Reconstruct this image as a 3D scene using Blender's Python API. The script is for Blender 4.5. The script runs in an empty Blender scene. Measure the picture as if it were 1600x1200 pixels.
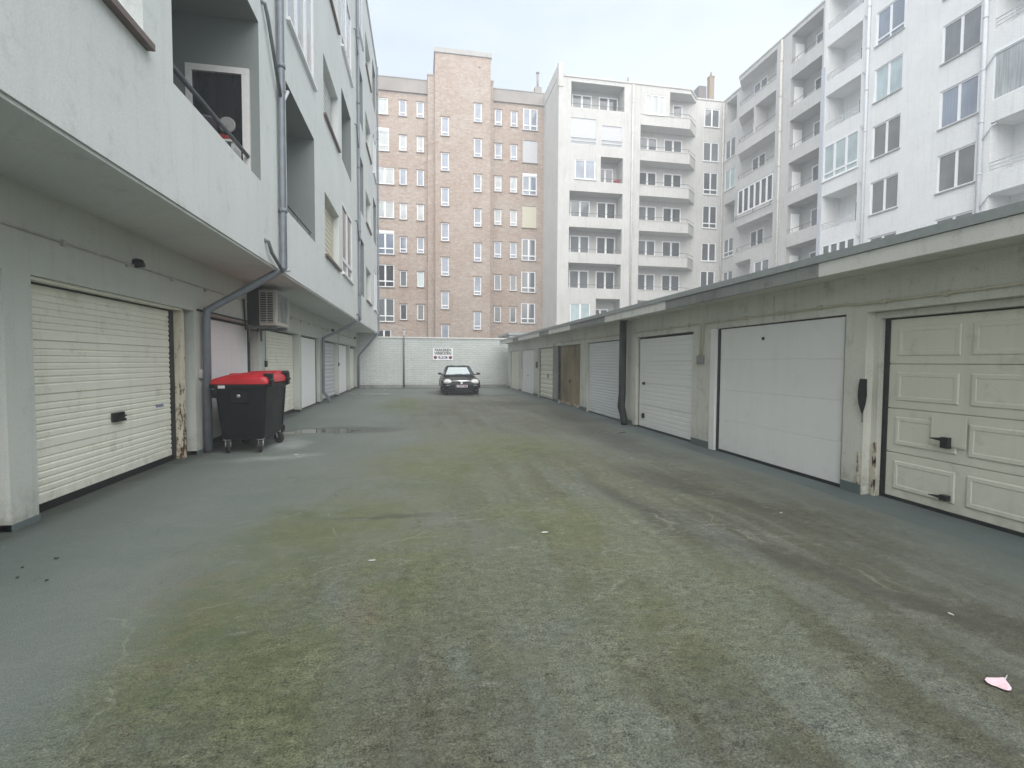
import bpy, bmesh, math, random
from mathutils import Vector, Matrix
random.seed(7)
S = bpy.context.scene
COL = S.collection
# ------------------------------------------------------------------ camera
F, CX, CY, EYE = 780.0, 800.0, 600.0, 1.5
YAW, PIT, ROL = math.radians(10.3215), math.radians(2.5486), math.radians(0.3151)
w_ = Vector((math.sin(YAW)*math.cos(PIT), math.cos(YAW)*math.cos(PIT), -math.sin(PIT)))
r0 = Vector((math.cos(YAW), -math.sin(YAW), 0)); u0_ = r0.cross(w_)
r_ = r0*math.cos(ROL) + u0_*math.sin(ROL); u_ = -r0*math.sin(ROL) + u0_*math.cos(ROL)
cd = bpy.data.cameras.new('camera'); cam = bpy.data.objects.new('camera', cd); COL.objects.link(cam)
m = Matrix(((r_.x, u_.x, -w_.x, 0), (r_.y, u_.y, -w_.y, 0), (r_.z, u_.z, -w_.z, EYE), (0, 0, 0, 1)))
cam.matrix_world = m
cd.sensor_width = 36; cd.lens = F/1600*36; cd.clip_end = 600; cd.clip_start = 0.05
S.camera = cam

def P(px, py, X=None, Y=None, Z=None):
    d = r_*((px-CX)/F) + u_*((CY-py)/F) + w_
    t = X/d.x if X is not None else Y/d.y if Y is not None else (Z-EYE)/d.z
    return Vector((0, 0, EYE)) + d*t

# ------------------------------------------------------------------ node helper
class NT:
    def __init__(s, name):
        s.m = bpy.data.materials.new(name); s.m.use_nodes = True
        s.t = s.m.node_tree; s.n = s.t.nodes; s.l = s.t.links
        s.b = s.n['Principled BSDF']; s.pos = None
    def _in(s, sock, v):
        if v is None: return
        if isinstance(v, bpy.types.NodeSocket): s.l.new(v, sock)
        elif isinstance(v, (tuple, list)) and len(v) == 3 and sock.type == 'RGBA': sock.default_value = (*v, 1)
        else: sock.default_value = v
    def P(s):
        if s.pos is None:
            g = s.n.new('ShaderNodeNewGeometry'); s.pos = g.outputs['Position']
        return s.pos
    def xyz(s, v=None):
        k = s.n.new('ShaderNodeSeparateXYZ'); s.l.new(v or s.P(), k.inputs[0]); return k.outputs
    def comb(s, x, y, z):
        k = s.n.new('ShaderNodeCombineXYZ')
        for i, v in enumerate((x, y, z)): s._in(k.inputs[i], v)
        return k.outputs[0]
    def scale(s, v, sc):
        k = s.n.new('ShaderNodeVectorMath'); k.operation = 'MULTIPLY'; s.l.new(v, k.inputs[0]); k.inputs[1].default_value = sc
        return k.outputs[0]
    def vadd(s, a, b):
        k = s.n.new('ShaderNodeVectorMath'); k.operation = 'ADD'; s._in(k.inputs[0], a); s._in(k.inputs[1], b); return k.outputs[0]
    def math(s, op, a, b=None, clamp=False):
        k = s.n.new('ShaderNodeMath'); k.operation = op; k.use_clamp = clamp
        s._in(k.inputs[0], a); s._in(k.inputs[1], b); return k.outputs[0]
    def noise(s, v, sc, det=3, rough=.55, dist=0, out=0):
        k = s.n.new('ShaderNodeTexNoise'); s.l.new(v, k.inputs['Vector']); k.inputs['Scale'].default_value = sc
        k.inputs['Detail'].default_value = det; k.inputs['Roughness'].default_value = rough; k.inputs['Distortion'].default_value = dist
        return k.outputs[out]
    def rng(s, v, a, b, c=0., d=1., smooth=False):
        k = s.n.new('ShaderNodeMapRange'); s._in(k.inputs[0], v)
        for i, q in enumerate((a, b, c, d)): k.inputs[i+1].default_value = q
        if smooth: k.interpolation_type = 'SMOOTHSTEP'
        return k.outputs[0]
    def mix(s, f, a, b, bt='MIX'):
        k = s.n.new('ShaderNodeMix'); k.data_type = 'RGBA'; k.blend_type = bt
        s._in(k.inputs[0], f); s._in(k.inputs[6], a); s._in(k.inputs[7], b); return k.outputs[2]
    def bump(s, h, st=.3, d=.01):
        k = s.n.new('ShaderNodeBump'); k.inputs['Strength'].default_value = st; k.inputs['Distance'].default_value = d
        s.l.new(h, k.inputs['Height']); s.l.new(k.outputs[0], s.b.inputs['Normal'])
    def done(s, col=None, rough=None, metal=None, spec=None):
        s._in(s.b.inputs['Base Color'], col); s._in(s.b.inputs['Roughness'], rough)
        if metal is not None: s.b.inputs['Metallic'].default_value = metal
        if spec is not None: s.b.inputs['Specular IOR Level'].default_value = spec
        return s.m

def plaster(name, c, var=.12, dirt=(.16, .15, .12), dirtamt=.25, rough=.85, grain=90, bump=.25, streak=.3, brick=None, bricksc=1.0, splash=0, mottle=None):
    k = NT(name); p = k.P()
    a = k.noise(p, .7, 4, .6); b = k.noise(p, grain, 2, .7)
    o = k.xyz()
    h = k.math('ADD', o[0], o[1])
    st = k.noise(k.comb(k.math('MULTIPLY', h, 5.), 0., k.math('MULTIPLY', o[2], .35)), 1.3, 4, .65)
    col = k.mix(k.rng(a, .3, .7), tuple(x*(1-var) for x in c), tuple(min(1, x*(1+var*.6)) for x in c))
    col = k.mix(k.math('MULTIPLY', k.rng(st, .52, .78), streak), col, dirt)
    sp = k.noise(p, 3.5, 6, .72)
    col = k.mix(k.math('MULTIPLY', k.rng(sp, .56, .75), dirtamt), col, dirt)
    col = k.mix(k.math('MULTIPLY', k.rng(b, .35, .65), .10), col, (0, 0, 0))
    if mottle:
        mo = k.noise(k.comb(h, 0., k.math('MULTIPLY', o[2], 1.9)), 2.1, 7, .8, .5); mo2 = k.noise(p, .35, 3, .6)
        col = k.mix(k.rng(k.math('ADD', mo, k.math('MULTIPLY', mo2, .5)), .64, .88), mottle[0], mottle[1])
        mo3 = k.noise(k.comb(h, 4., k.math('MULTIPLY', o[2], 2.6)), 3.4, 6, .8)
        col = k.mix(k.math('MULTIPLY', k.rng(mo3, .56, .66), .8), col, mottle[2])
        col = k.mix(k.math('MULTIPLY', k.rng(st, .52, .78), streak), col, dirt)
    if splash:
        zz = k.math('MULTIPLY', k.rng(o[2], .0, .42, 1., 0.), k.rng(k.noise(p, 9., 5, .7), .36, .66))
        col = k.mix(k.math('MULTIPLY', zz, splash), col, (.16, .15, .11))
    hgt = b
    if brick:
        bt = k.n.new('ShaderNodeTexBrick'); k.l.new(k.comb(h, o[2], 0.), bt.inputs['Vector'])
        bt.inputs['Scale'].default_value = 1.0
        bt.inputs['Brick Width'].default_value = .22*bricksc; bt.inputs['Row Height'].default_value = .075*bricksc
        bt.inputs['Mortar Size'].default_value = .010*bricksc; bt.inputs['Mortar Smooth'].default_value = .4; bt.inputs['Bias'].default_value = 0
        for nm, cc in (('Color1', brick[0]), ('Color2', brick[1]), ('Mortar', brick[2])): bt.inputs[nm].default_value = (*cc, 1)
        col = k.mix(1., col, bt.outputs[0], 'MULTIPLY')
        hgt = k.math('ADD', k.math('MULTIPLY', b, .35), k.math('SUBTRACT', 1., bt.outputs[1]))
    k.bump(hgt, bump, .012 if brick else .004)
    return k.done(col, rough, spec=.25)

def simple(name, c, rough=.5, metal=0., var=.06, spec=.5, grain=14, coat=0):
    k = NT(name); a = k.noise(k.P(), grain, 4, .65)
    col = k.mix(k.rng(a, .3, .7), tuple(x*(1-var) for x in c), tuple(min(1, x*(1+var)) for x in c))
    k.done(col, k.rng(a, .3, .7, rough*.9, min(1, rough*1.12)), metal, spec)
    if coat: k.b.inputs['Coat Weight'].default_value = coat; k.b.inputs['Coat Roughness'].default_value = .05
    return k.m

def glassy(name, c, rough=.06, folds=0, c2=None, spec=.8):
    k = NT(name); o = k.xyz(); h = k.math('ADD', o[0], o[1])
    wv = k.noise(k.comb(k.math('MULTIPLY', h, 9.), 0., k.math('MULTIPLY', o[2], .4)), 1.6, 3, .6)
    big = k.noise(k.P(), .9, 2, .5)
    col = k.mix(k.rng(wv, .35, .65), c, c2 or tuple(x*(.55 if folds else .8) for x in c))
    col = k.mix(k.math('MULTIPLY', k.rng(big, .4, .65), .45), col, tuple(x*.35 for x in c))
    return k.done(col, rough, spec=spec)

WORN = (.33, .31, .27)
M = {}
M['stucco'] = plaster('grey_stucco', (.64, .665, .645), var=.05, dirt=(.30, .32, .30), dirtamt=.35, streak=.18, grain=70, bump=.35)
M['garpaint'] = plaster('grey_green_paint', (.56, .58, .53), var=.06, dirt=(.2, .2, .17), dirtamt=.22, streak=.2, grain=60, bump=.3, splash=.7)
M['cream'] = plaster('cream_dirty_paint', (.70, .70, .635), var=.12, dirt=(.24, .22, .16), dirtamt=.5, streak=.35, grain=50, bump=.5, splash=.7)
M['plinth'] = plaster('slate_plinth_paint', (.13, .16, .16), dirtamt=.5, streak=.2)
M['whitewall'] = plaster('white_painted_brick_wall', (.60, .63, .61), var=.06, dirt=(.35, .36, .32), dirtamt=.4, streak=.25, bricksc=1.7, brick=((1, 1, 1), (.92, .93, .93), (.80, .81, .81)), bump=.8, splash=.7)
M['brick'] = plaster('buff_pink_brick', (.56, .55, .535), var=.18, dirt=(.17, .13, .11), dirtamt=.35, streak=.35, mottle=((.36, .275, .225), (.43, .38, .335), (.58, .54, .49)), brick=((1, 1, 1), (.74, .70, .68), (.95, .93, .9)), bump=.5)
M['brickband'] = plaster('weathered_render_band', (.29, .27, .25), var=.15, dirt=(.2, .19, .18), dirtamt=.4, streak=.4)
M['brickcap'] = plaster('pale_concrete_cap', (.38, .375, .36), dirtamt=.3, streak=.4)
M['offwhite'] = plaster('offwhite_painted_brick', (.55, .545, .525), var=.07, dirt=(.30, .28, .24), dirtamt=.45, streak=.6, brick=((1, 1, 1), (.95, .95, .95), (.89, .89, .88)), bump=.5)
M['offplain'] = plaster('offwhite_render', (.52, .51, .48), var=.07, dirt=(.36, .34, .30), dirtamt=.3, streak=.4)
M['offshade'] = plaster('balcony_render_with_shade', (.42, .42, .40), var=.08, dirt=(.3, .29, .26), dirtamt=.3, streak=.3)  # off-white render greyed for balcony recesses, their shade painted into the colour
M['bluewhite'] = plaster('bright_white_painted_brick', (.80, .80, .79), var=.05, dirt=(.46, .48, .50), dirtamt=.3, streak=.4, brick=((1, 1, 1), (.95, .96, .96), (.86, .87, .88)), bump=.7)
M['concrete'] = plaster('bare_concrete', (.27, .28, .27), var=.3, dirt=(.10, .10, .09), dirtamt=.7, streak=.35, bump=.6)
M['capmetal'] = simple('roof_edge_metal', (.30, .33, .33), .45, .0, .12)
M['roofing'] = plaster('bitumen_roofing', (.10, .10, .10), dirtamt=.2)
M['doorwhite'] = plaster('white_coated_steel', (.88, .89, .88), var=.03, dirt=(.45, .44, .38), dirtamt=.12, rough=.5, grain=160, bump=.12, streak=.10, splash=.12)
M['doorivory'] = plaster('ivory_coated_steel', (.84, .83, .72), var=.06, dirt=(.36, .34, .22), dirtamt=.5, rough=.55, grain=140, bump=.15, streak=.14, splash=.3)
M['doorgrey'] = plaster('dull_ivory_steel', (.80, .80, .69), var=.06, dirt=(.28, .27, .18), dirtamt=.4, rough=.55, grain=140, bump=.12, streak=.12, splash=.3)
M['doorblue'] = plaster('cool_white_slats', (.76, .79, .82), var=.04, dirt=(.4, .42, .42), dirtamt=.15, rough=.5, streak=.15, splash=.3)
M['doorwood'] = plaster('weathered_brown_plywood', (.34, .27, .16), var=.4, dirt=(.13, .08, .04), dirtamt=.9, rough=.8, grain=30, bump=.5, streak=.9)
M['rustwhite'] = plaster('flaking_white_paint_over_rust', (.66, .62, .52), var=.1, dirt=(.17, .07, .03), dirtamt=1.0, streak=1.0, rough=.8)
def rusty():
    k = NT('flaking_white_paint_over_rust'); p = k.P(); o = k.xyz()
    a = k.noise(k.comb(k.math('MULTIPLY', k.math('ADD', o[0], o[1]), 1.), 0., k.math('MULTIPLY', o[2], .22)), 16, 6, .75, .4); b = k.noise(p, 8, 6, .75)
    f = k.rng(k.math('ADD', k.math('ADD', k.math('MULTIPLY', a, .6), k.math('MULTIPLY', b, .4)), k.rng(o[2], 0., 1.9, .12, 0.)), .585, .635)
    r = k.mix(k.rng(b, .35, .65), (.17, .075, .03), (.05, .026, .016)); c = k.mix(k.rng(a, .3, .7), (.70, .66, .54), (.55, .50, .38))
    k.bump(k.math('SUBTRACT', 1., f), .5, .006)
    return k.done(k.mix(f, c, r), .8, spec=.2)
M['rustwhite'] = rusty()
M['loggia'] = plaster('loggia_stucco_with_shade', (.23, .255, .245), var=.06, dirt=(.2, .21, .2), dirtamt=.25, streak=.2)  # darker copy of the stucco: loggia shade is put into the colour
M['fasciapaint'] = plaster('pale_grey_fascia_paint', (.72, .72, .68), var=.08, dirt=(.2, .2, .17), dirtamt=.45, streak=.25, bump=.4)
M['pvc'] = simple('white_window_frame', (.76, .77, .78), .35)
M['pvcdull'] = simple('offwhite_window_frame', (.66, .66, .64), .45)
M['gl_dark'] = glassy('dark_window_glass', (.055, .062, .065))
M['gl_grey'] = glassy('greyish_window_glass', (.14, .155, .16))
M['gl_net'] = glassy('net_curtain_behind_glass', (.44, .47, .47), .12, 1)
M['gl_blue'] = glassy('bluish_window_glass', (.22, .26, .33))
M['gl_teal'] = glassy('pale_blind_behind_glass', (.42, .52, .53), .12)
M['gl_room'] = glassy('unlit_room_glass', (.025, .028, .03))
M['shutter'] = simple('roller_shutter_slats', (.50, .51, .53), .5)
M['shutbeige'] = simple('beige_roller_shutter', (.56, .53, .42), .55)
M['shutgrey'] = simple('grey_roller_shutter', (.50, .51, .50), .55)
M['sill'] = simple('brown_tile_sill', (.12, .085, .07), .5, var=.3)
M['sillgrey'] = simple('grey_stone_sill', (.33, .33, .32), .6, var=.15)
M['rail'] = simple('dark_railing_paint', (.07, .075, .085), .4)
M['railpale'] = simple('pale_metal_railing', (.55, .57, .60), .4)
M['zinc'] = simple('weathered_zinc_pipe', (.17, .19, .215), .5, .2, .18, grain=5)
M['pipegrey'] = simple('grey_green_plastic_pipe', (.12, .14, .14), .5, .0, .2, grain=5)
M['pipecream'] = simple('painted_cream_pipe', (.44, .425, .39), .75, 0, .25, grain=6)
M['pipewhite'] = simple('white_plastic_pipe', (.50, .52, .54), .7, var=.12)
M['bluestrip'] = simple('pale_blue_grey_render', (.44, .46, .505), .8, var=.05)
M['black'] = simple('black_plastic', (.012, .012, .013), .45)
M['blackpipe'] = plaster('bitumen_black_pipe', (.022, .028, .026), var=.4, dirt=(.16, .15, .12), dirtamt=.35, streak=.2, rough=.6, bump=.8)
M['rubber'] = simple('rubber', (.02, .02, .02), .8)
M['binbody'] = simple('black_bin_plastic', (.007, .009, .011), .42, var=.15, grain=3, spec=.22)
M['binlid'] = simple('red_bin_plastic', (.42, .012, .020), .38, var=.12, grain=4)
M['steel'] = simple('galvanised_steel', (.42, .43, .44), .4, .7)
M['carpaint'] = simple('very_dark_green_car_paint', (.004, .007, .007), .28, .0, .1, spec=.2)
M['cartop'] = simple('black_hood_fabric', (.012, .014, .014), .75, spec=.2)
M['chrome'] = simple('bright_chrome', (.62, .66, .68), .22, .8)
M['lamp'] = simple('clear_headlamp_lens', (.62, .64, .62), .1, .1, .25, grain=30)
M['shade'] = simple('silver_sun_shade', (.46, .52, .52), .45, .0, .10, grain=6)
M['plate'] = simple('number_plate_white', (.62, .56, .58), .4)
M['platered'] = simple('dark_red_plate_text', (.16, .03, .04), .5)
M['signwhite'] = simple('white_sign_board', (.82, .82, .84), .4, var=.02)
M['signblack'] = simple('black_lettering', (.02, .022, .02), .5)
M['signblue'] = simple('dark_blue_sign_print', (.03, .04, .12), .4)
M['signred'] = simple('red_sign_print', (.30, .03, .04), .4)
M['acwhite'] = simple('yellowed_white_enamel', (.40, .39, .34), .45, var=.12)
M['acgrey'] = simple('grey_mesh_panel', (.25, .26, .25), .7)
M['acdark'] = simple('dark_grille_void', (.012, .013, .015), .6)
M['curtain'] = simple('pale_slatted_blind', (.52, .50, .45), .7)
M['bucket'] = simple('violet_grey_bucket', (.075, .07, .09), .45)
M['redplastic'] = simple('red_plastic', (.36, .02, .025), .4)
M['pink'] = simple('pale_pink_foil', (.82, .58, .64), .35, var=.10, grain=60)
M['paper'] = simple('white_paper_scrap', (.50, .50, .47), .7)
M['leaf'] = simple('dark_dead_leaf', (.03, .028, .022), .8)
M['chimney'] = plaster('brown_brick_chimney', (.26, .20, .14), dirtamt=.4, streak=.3)
M['slate'] = plaster('slate_roof', (.16, .15, .15), dirtamt=.3)
M['shelf'] = simple('light_painted_shelf', (.5, .5, .48), .6)
M['badge'] = simple('blue_grey_maker_plate', (.22, .25, .36), .4)

# ------------------------------------------------------------------ mesh builder
ORG = {}
class MB:
    def __init__(s): s.v = []; s.f = []; s.mi = []; s.sm = []
    def poly(s, pts, m=0, smooth=False):
        n = len(s.v); s.v += [tuple(p) for p in pts]; s.f.append(tuple(range(n, n+len(pts)))); s.mi.append(m); s.sm.append(smooth)
    def hexa(s, c, m=0):   # 8 corners, bottom 4 then top 4
        n = len(s.v); s.v += [tuple(p) for p in c]
        for q in ((3, 2, 1, 0), (4, 5, 6, 7), (0, 1, 5, 4), (1, 2, 6, 5), (2, 3, 7, 6), (3, 0, 4, 7)):
            s.f.append(tuple(n+i for i in q)); s.mi.append(m); s.sm.append(False)
    def box(s, x0, x1, y0, y1, z0, z1, m=0):
        s.hexa([(x0, y0, z0), (x1, y0, z0), (x1, y1, z0), (x0, y1, z0), (x0, y0, z1), (x1, y0, z1), (x1, y1, z1), (x0, y1, z1)], m)
    def pbox(s, pl, a0, a1, w0, w1, z0, z1, m=0):
        s.hexa([pl(a0, w0, z0), pl(a1, w0, z0), pl(a1, w1, z0), pl(a0, w1, z0), pl(a0, w0, z1), pl(a1, w0, z1), pl(a1, w1, z1), pl(a0, w1, z1)], m)
    def prism(s, plan, z0, z1, m=0):
        n = len(plan)
        s.poly([(x, y, z0) for x, y in reversed(plan)], m); s.poly([(x, y, z1) for x, y in plan], m)
        for i in range(n):
            a, b = plan[i], plan[(i+1) % n]
            s.poly([(a[0], a[1], z0), (b[0], b[1], z0), (b[0], b[1], z1), (a[0], a[1], z1)], m)
    def tube(s, path, r, n=10, m=0, cap=True):
        path = [Vector(p) for p in path]; rings = []
        rr = r if isinstance(r, (list, tuple)) else [r]*len(path)
        pd = None
        for i, p in enumerate(path):
            if i == 0: d = path[1]-p
            elif i == len(path)-1: d = p-path[i-1]
            else: d = (path[i+1]-p).normalized() + (p-path[i-1]).normalized()
            d.normalize()
            if pd is None:
                a = Vector((0, 0, 1)) if abs(d.z) < .9 else Vector((1, 0, 0))
                e = d.cross(a).normalized()
            else: e = (e - d*e.dot(d)).normalized()
            pd = d; g = d.cross(e)
            k = len(s.v); rings.append(k)
            s.v += [tuple(p + (e*math.cos(t) + g*math.sin(t))*rr[i]) for t in [2*math.pi*j/n for j in range(n)]]
        for a, b in zip(rings, rings[1:]):
            for j in range(n):
                s.f.append((a+j, a+(j+1) % n, b+(j+1) % n, b+j)); s.mi.append(m); s.sm.append(True)
        if cap:
            for a, rev in ((rings[0], True), (rings[-1], False)):
                q = list(range(a, a+n)); s.f.append(tuple(reversed(q)) if rev else tuple(q)); s.mi.append(m); s.sm.append(False)
    def loft(s, rings, m=0, closed=True, cap=True, smooth=True):
        k0 = []
        for r in rings: k0.append(len(s.v)); s.v += [tuple(p) for p in r]
        n = len(rings[0])
        for a, b in zip(k0, k0[1:]):
            for j in range(n if closed else n-1):
                s.f.append((a+j, a+(j+1) % n, b+(j+1) % n, b+j)); s.mi.append(m); s.sm.append(smooth)
        if cap and closed:
            s.f.append(tuple(reversed(range(k0[0], k0[0]+n)))); s.mi.append(m); s.sm.append(smooth)
            s.f.append(tuple(range(k0[-1], k0[-1]+n))); s.mi.append(m); s.sm.append(smooth)
    def lathe(s, c, prof, n=20, axis='z', m=0, smooth=True):
        rings = []
        for rad, h in prof:
            ring = []
            for j in range(n):
                t = 2*math.pi*j/n; a, b = rad*math.cos(t), rad*math.sin(t)
                ring.append({'z': (c[0]+a, c[1]+b, c[2]+h), 'x': (c[0]+h, c[1]+a, c[2]+b), 'y': (c[0]+a, c[1]+h, c[2]+b)}[axis])
            rings.append(ring)
        s.loft(rings, m, smooth=smooth)
    def build(s, name, mats, parent=None, base=None, bevel=0, sub=0):
        if not isinstance(mats, (list, tuple)): mats = [mats]
        o = ORG[parent.name] if parent else Vector(base) if base is not None else Vector((0, 0, 0))
        me = bpy.data.meshes.new(name)
        me.from_pydata([(Vector(p)-o)[:] for p in s.v], [], s.f)
        for mt in mats: me.materials.append(mt)
        me.polygons.foreach_set('material_index', s.mi); me.polygons.foreach_set('use_smooth', s.sm)
        me.update()
        ob = bpy.data.objects.new(name, me); COL.objects.link(ob)
        if parent: ob.parent = parent
        else: ob.location = o
        if bevel:
            md = ob.modifiers.new('bevel', 'BEVEL'); md.width = bevel; md.segments = 2; md.limit_method = 'ANGLE'
        if sub:
            md = ob.modifiers.new('sub', 'SUBSURF'); md.levels = sub; md.render_levels = sub
        ORG[ob.name] = o
        return ob

def tag(o, label=None, cat=None, group=None, kind=None):
    if label: o['label'] = label
    if cat: o['category'] = cat
    if group: o['group'] = group
    if kind: o['kind'] = kind
    return o
def thing(name, loc, label, cat, group=None):
    o = bpy.data.objects.new(name, None); COL.objects.link(o); o.location = loc; o.empty_display_size = .3
    ORG[o.name] = Vector(loc); return tag(o, label, cat, group)

def plane_x(X, s): return lambda u, w, z: (X + s*w, u, z)     # facade running along Y, inward = s*X
def plane_y(Y, s): return lambda u, w, z: (u, Y + s*w, z)

def facade(mb, pl, a0, a1, z0, z1, holes, m=0, lm=None):
    """wall sheet with recessed holes: (u0,u1,z0,z1,depth,back?)"""
    m_ = m
    us = sorted({a0, a1, *[h[0] for h in holes], *[h[1] for h in holes]}); zs = sorted({z0, z1, *[h[2] for h in holes], *[h[3] for h in holes]})
    us = [u for u in us if a0 <= u <= a1]; zs = [z for z in zs if z0 <= z <= z1]
    for ua, ub in zip(us, us[1:]):
        cu = (ua+ub)/2; run = None
        for za, zb in zip(zs, zs[1:]):
            cz = (za+zb)/2
            hole = any(h[0] < cu < h[1] and h[2] < cz < h[3] for h in holes)
            if not hole: run = (run[0], zb) if run else (za, zb)
            if hole and run: mb.poly([pl(ua, 0, run[0]), pl(ub, 0, run[0]), pl(ub, 0, run[1]), pl(ua, 0, run[1])], m); run = None
        if run: mb.poly([pl(ua, 0, run[0]), pl(ub, 0, run[0]), pl(ub, 0, run[1]), pl(ua, 0, run[1])], m)
    for h in holes:
        ua, ub, za, zb, d = h[:5]
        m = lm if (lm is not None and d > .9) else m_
        if za > .001: mb.poly([pl(ua, 0, za), pl(ub, 0, za), pl(ub, d, za), pl(ua, d, za)], m)
        mb.poly([pl(ua, 0, zb), pl(ub, 0, zb), pl(ub, d, zb), pl(ua, d, zb)], m)
        mb.poly([pl(ua, 0, za), pl(ua, d, za), pl(ua, d, zb), pl(ua, 0, zb)], m)
        mb.poly([pl(ub, 0, za), pl(ub, d, za), pl(ub, d, zb), pl(ub, 0, zb)], m)
        if len(h) > 5 and h[5]: mb.poly([pl(ua, d, za), pl(ub, d, za), pl(ub, d, zb), pl(ua, d, zb)], m)

def window(par, pl, u0, u1, z0, z1, w=.12, leaves=2, glass='gl_dark', tr=0, frame='pvc', fw=.055, sill=None, top=0, label=None, glass2=None):
    """framed window: tr = height of bottom transom light, top = shutter box height"""
    mb = MB(); zt = z1-top; f0, f1 = w-.03, w+.045
    mb.pbox(pl, u0, u1, f0, f1, z0, z0+fw); mb.pbox(pl, u0, u1, f0, f1, zt-fw, zt)
    mb.pbox(pl, u0, u0+fw, f0, f1, z0+fw, zt-fw); mb.pbox(pl, u1-fw, u1, f0, f1, z0+fw, zt-fw)
    zb = z0+fw
    if tr: mb.pbox(pl, u0+fw, u1-fw, f0, f1, z0+fw+tr, z0+fw+tr+fw*1.2); zb = z0+fw+tr+fw*1.2
    for i in range(1, leaves):
        c = u0 + (u1-u0)*i/leaves
        mb.pbox(pl, c-fw*.9, c+fw*.9, f0+.004, f1-.004, zb, zt-fw)
        if tr: mb.pbox(pl, c-fw*.5, c+fw*.5, f0+.004, f1-.004, z0+fw, z0+fw+tr)
    if top: mb.pbox(pl, u0, u1, w-.07, w+.05, zt+.002, z1)
    wn = mb.build('window', M[frame], par)
    if label: wn['label'] = label
    g = MB(); e = fw*.5
    g.pbox(pl, u0+e, u1-e, w+.006, w+.02, z0+e, zt-e, 0)
    g.build('pane', M[glass], wn)
    if sill:
        q = MB(); q.pbox(pl, u0-.05, u1+.05, -.07, w-.031, z0-.06, z0-.002); q.build('sill', M[sill], wn)
    return wn
def shutter(par, pl, u0, u1, z0, z1, w=.1, mat='shutter', sill=None, rails=0):
    mb = MB(); n = max(4, int((z1-z0)/.07)); dz = (z1-z0)/n
    for i in range(n):
        mb.pbox(pl, u0, u1, w-.012 if i % 2 else w-.004, w+.03, z0+i*dz, z0+(i+1)*dz-.008)
    mb.pbox(pl, u0, u1, w+.031, w+.04, z0, z1)
    mb.pbox(pl, u0-.001, u0+.04, w-.04, w-.013, z0, z1); mb.pbox(pl, u1-.04, u1+.001, w-.04, w-.013, z0, z1)
    o = mb.build('roller_shutter', M[mat], par)
    if sill:
        q = MB(); q.pbox(pl, u0-.05, u1+.05, -.07, w-.041, z0-.06, z0-.002); q.build('sill', M[sill], o)
    for k in range(rails):
        q = MB(); z = z0+.18+.28*k; q.tube([pl(u0, -.03, z), pl(u1, -.03, z)], .02, 6); q.build('guard_bar', M['rail'], o)
    return o
def railing(par, pl, u0, u1, z, h=.3, w=.06, posts=3, mat='rail', bars=1, r=.018, extra=None):
    mb = MB()
    pts = [pl(u0, w, z+h), pl(u1, w, z+h)]
    if extra: pts.append(extra[0]+Vector((0, 0, h)))
    mb.tube(pts, r, 6)
    for b in range(1, bars): mb.tube([(p[0], p[1], p[2]-h*b/bars) for p in pts], r*.7, 6)
    for i in range(posts):
        u = u0 + (u1-u0)*(i+.5)/posts; mb.tube([pl(u, w, z), pl(u, w, z+h)], r*.8, 6)
    if extra: mb.tube([pl(u1, w, z), pl(u1, w, z+h)], r*.8, 6)
    return mb.build('balcony_railing', M[mat], par)
def pipe(par, pts, r=.055, mat='zinc', name='downpipe', clips=True, flare=0):
    mb = MB(); mb.tube(pts, r, 12)
    if clips:
        for a, b in zip(pts, pts[1:]):
            a, b = Vector(a), Vector(b); L = (b-a).length; n = int(L/2.2)
            for i in range(n):
                t = (i+.6)/n; c = a.lerp(b, t); d = (b-a).normalized()*.035
                mb.tube([c-d, c+d], r*1.16, 12)
    return mb.build(name, M[mat], par)

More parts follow.
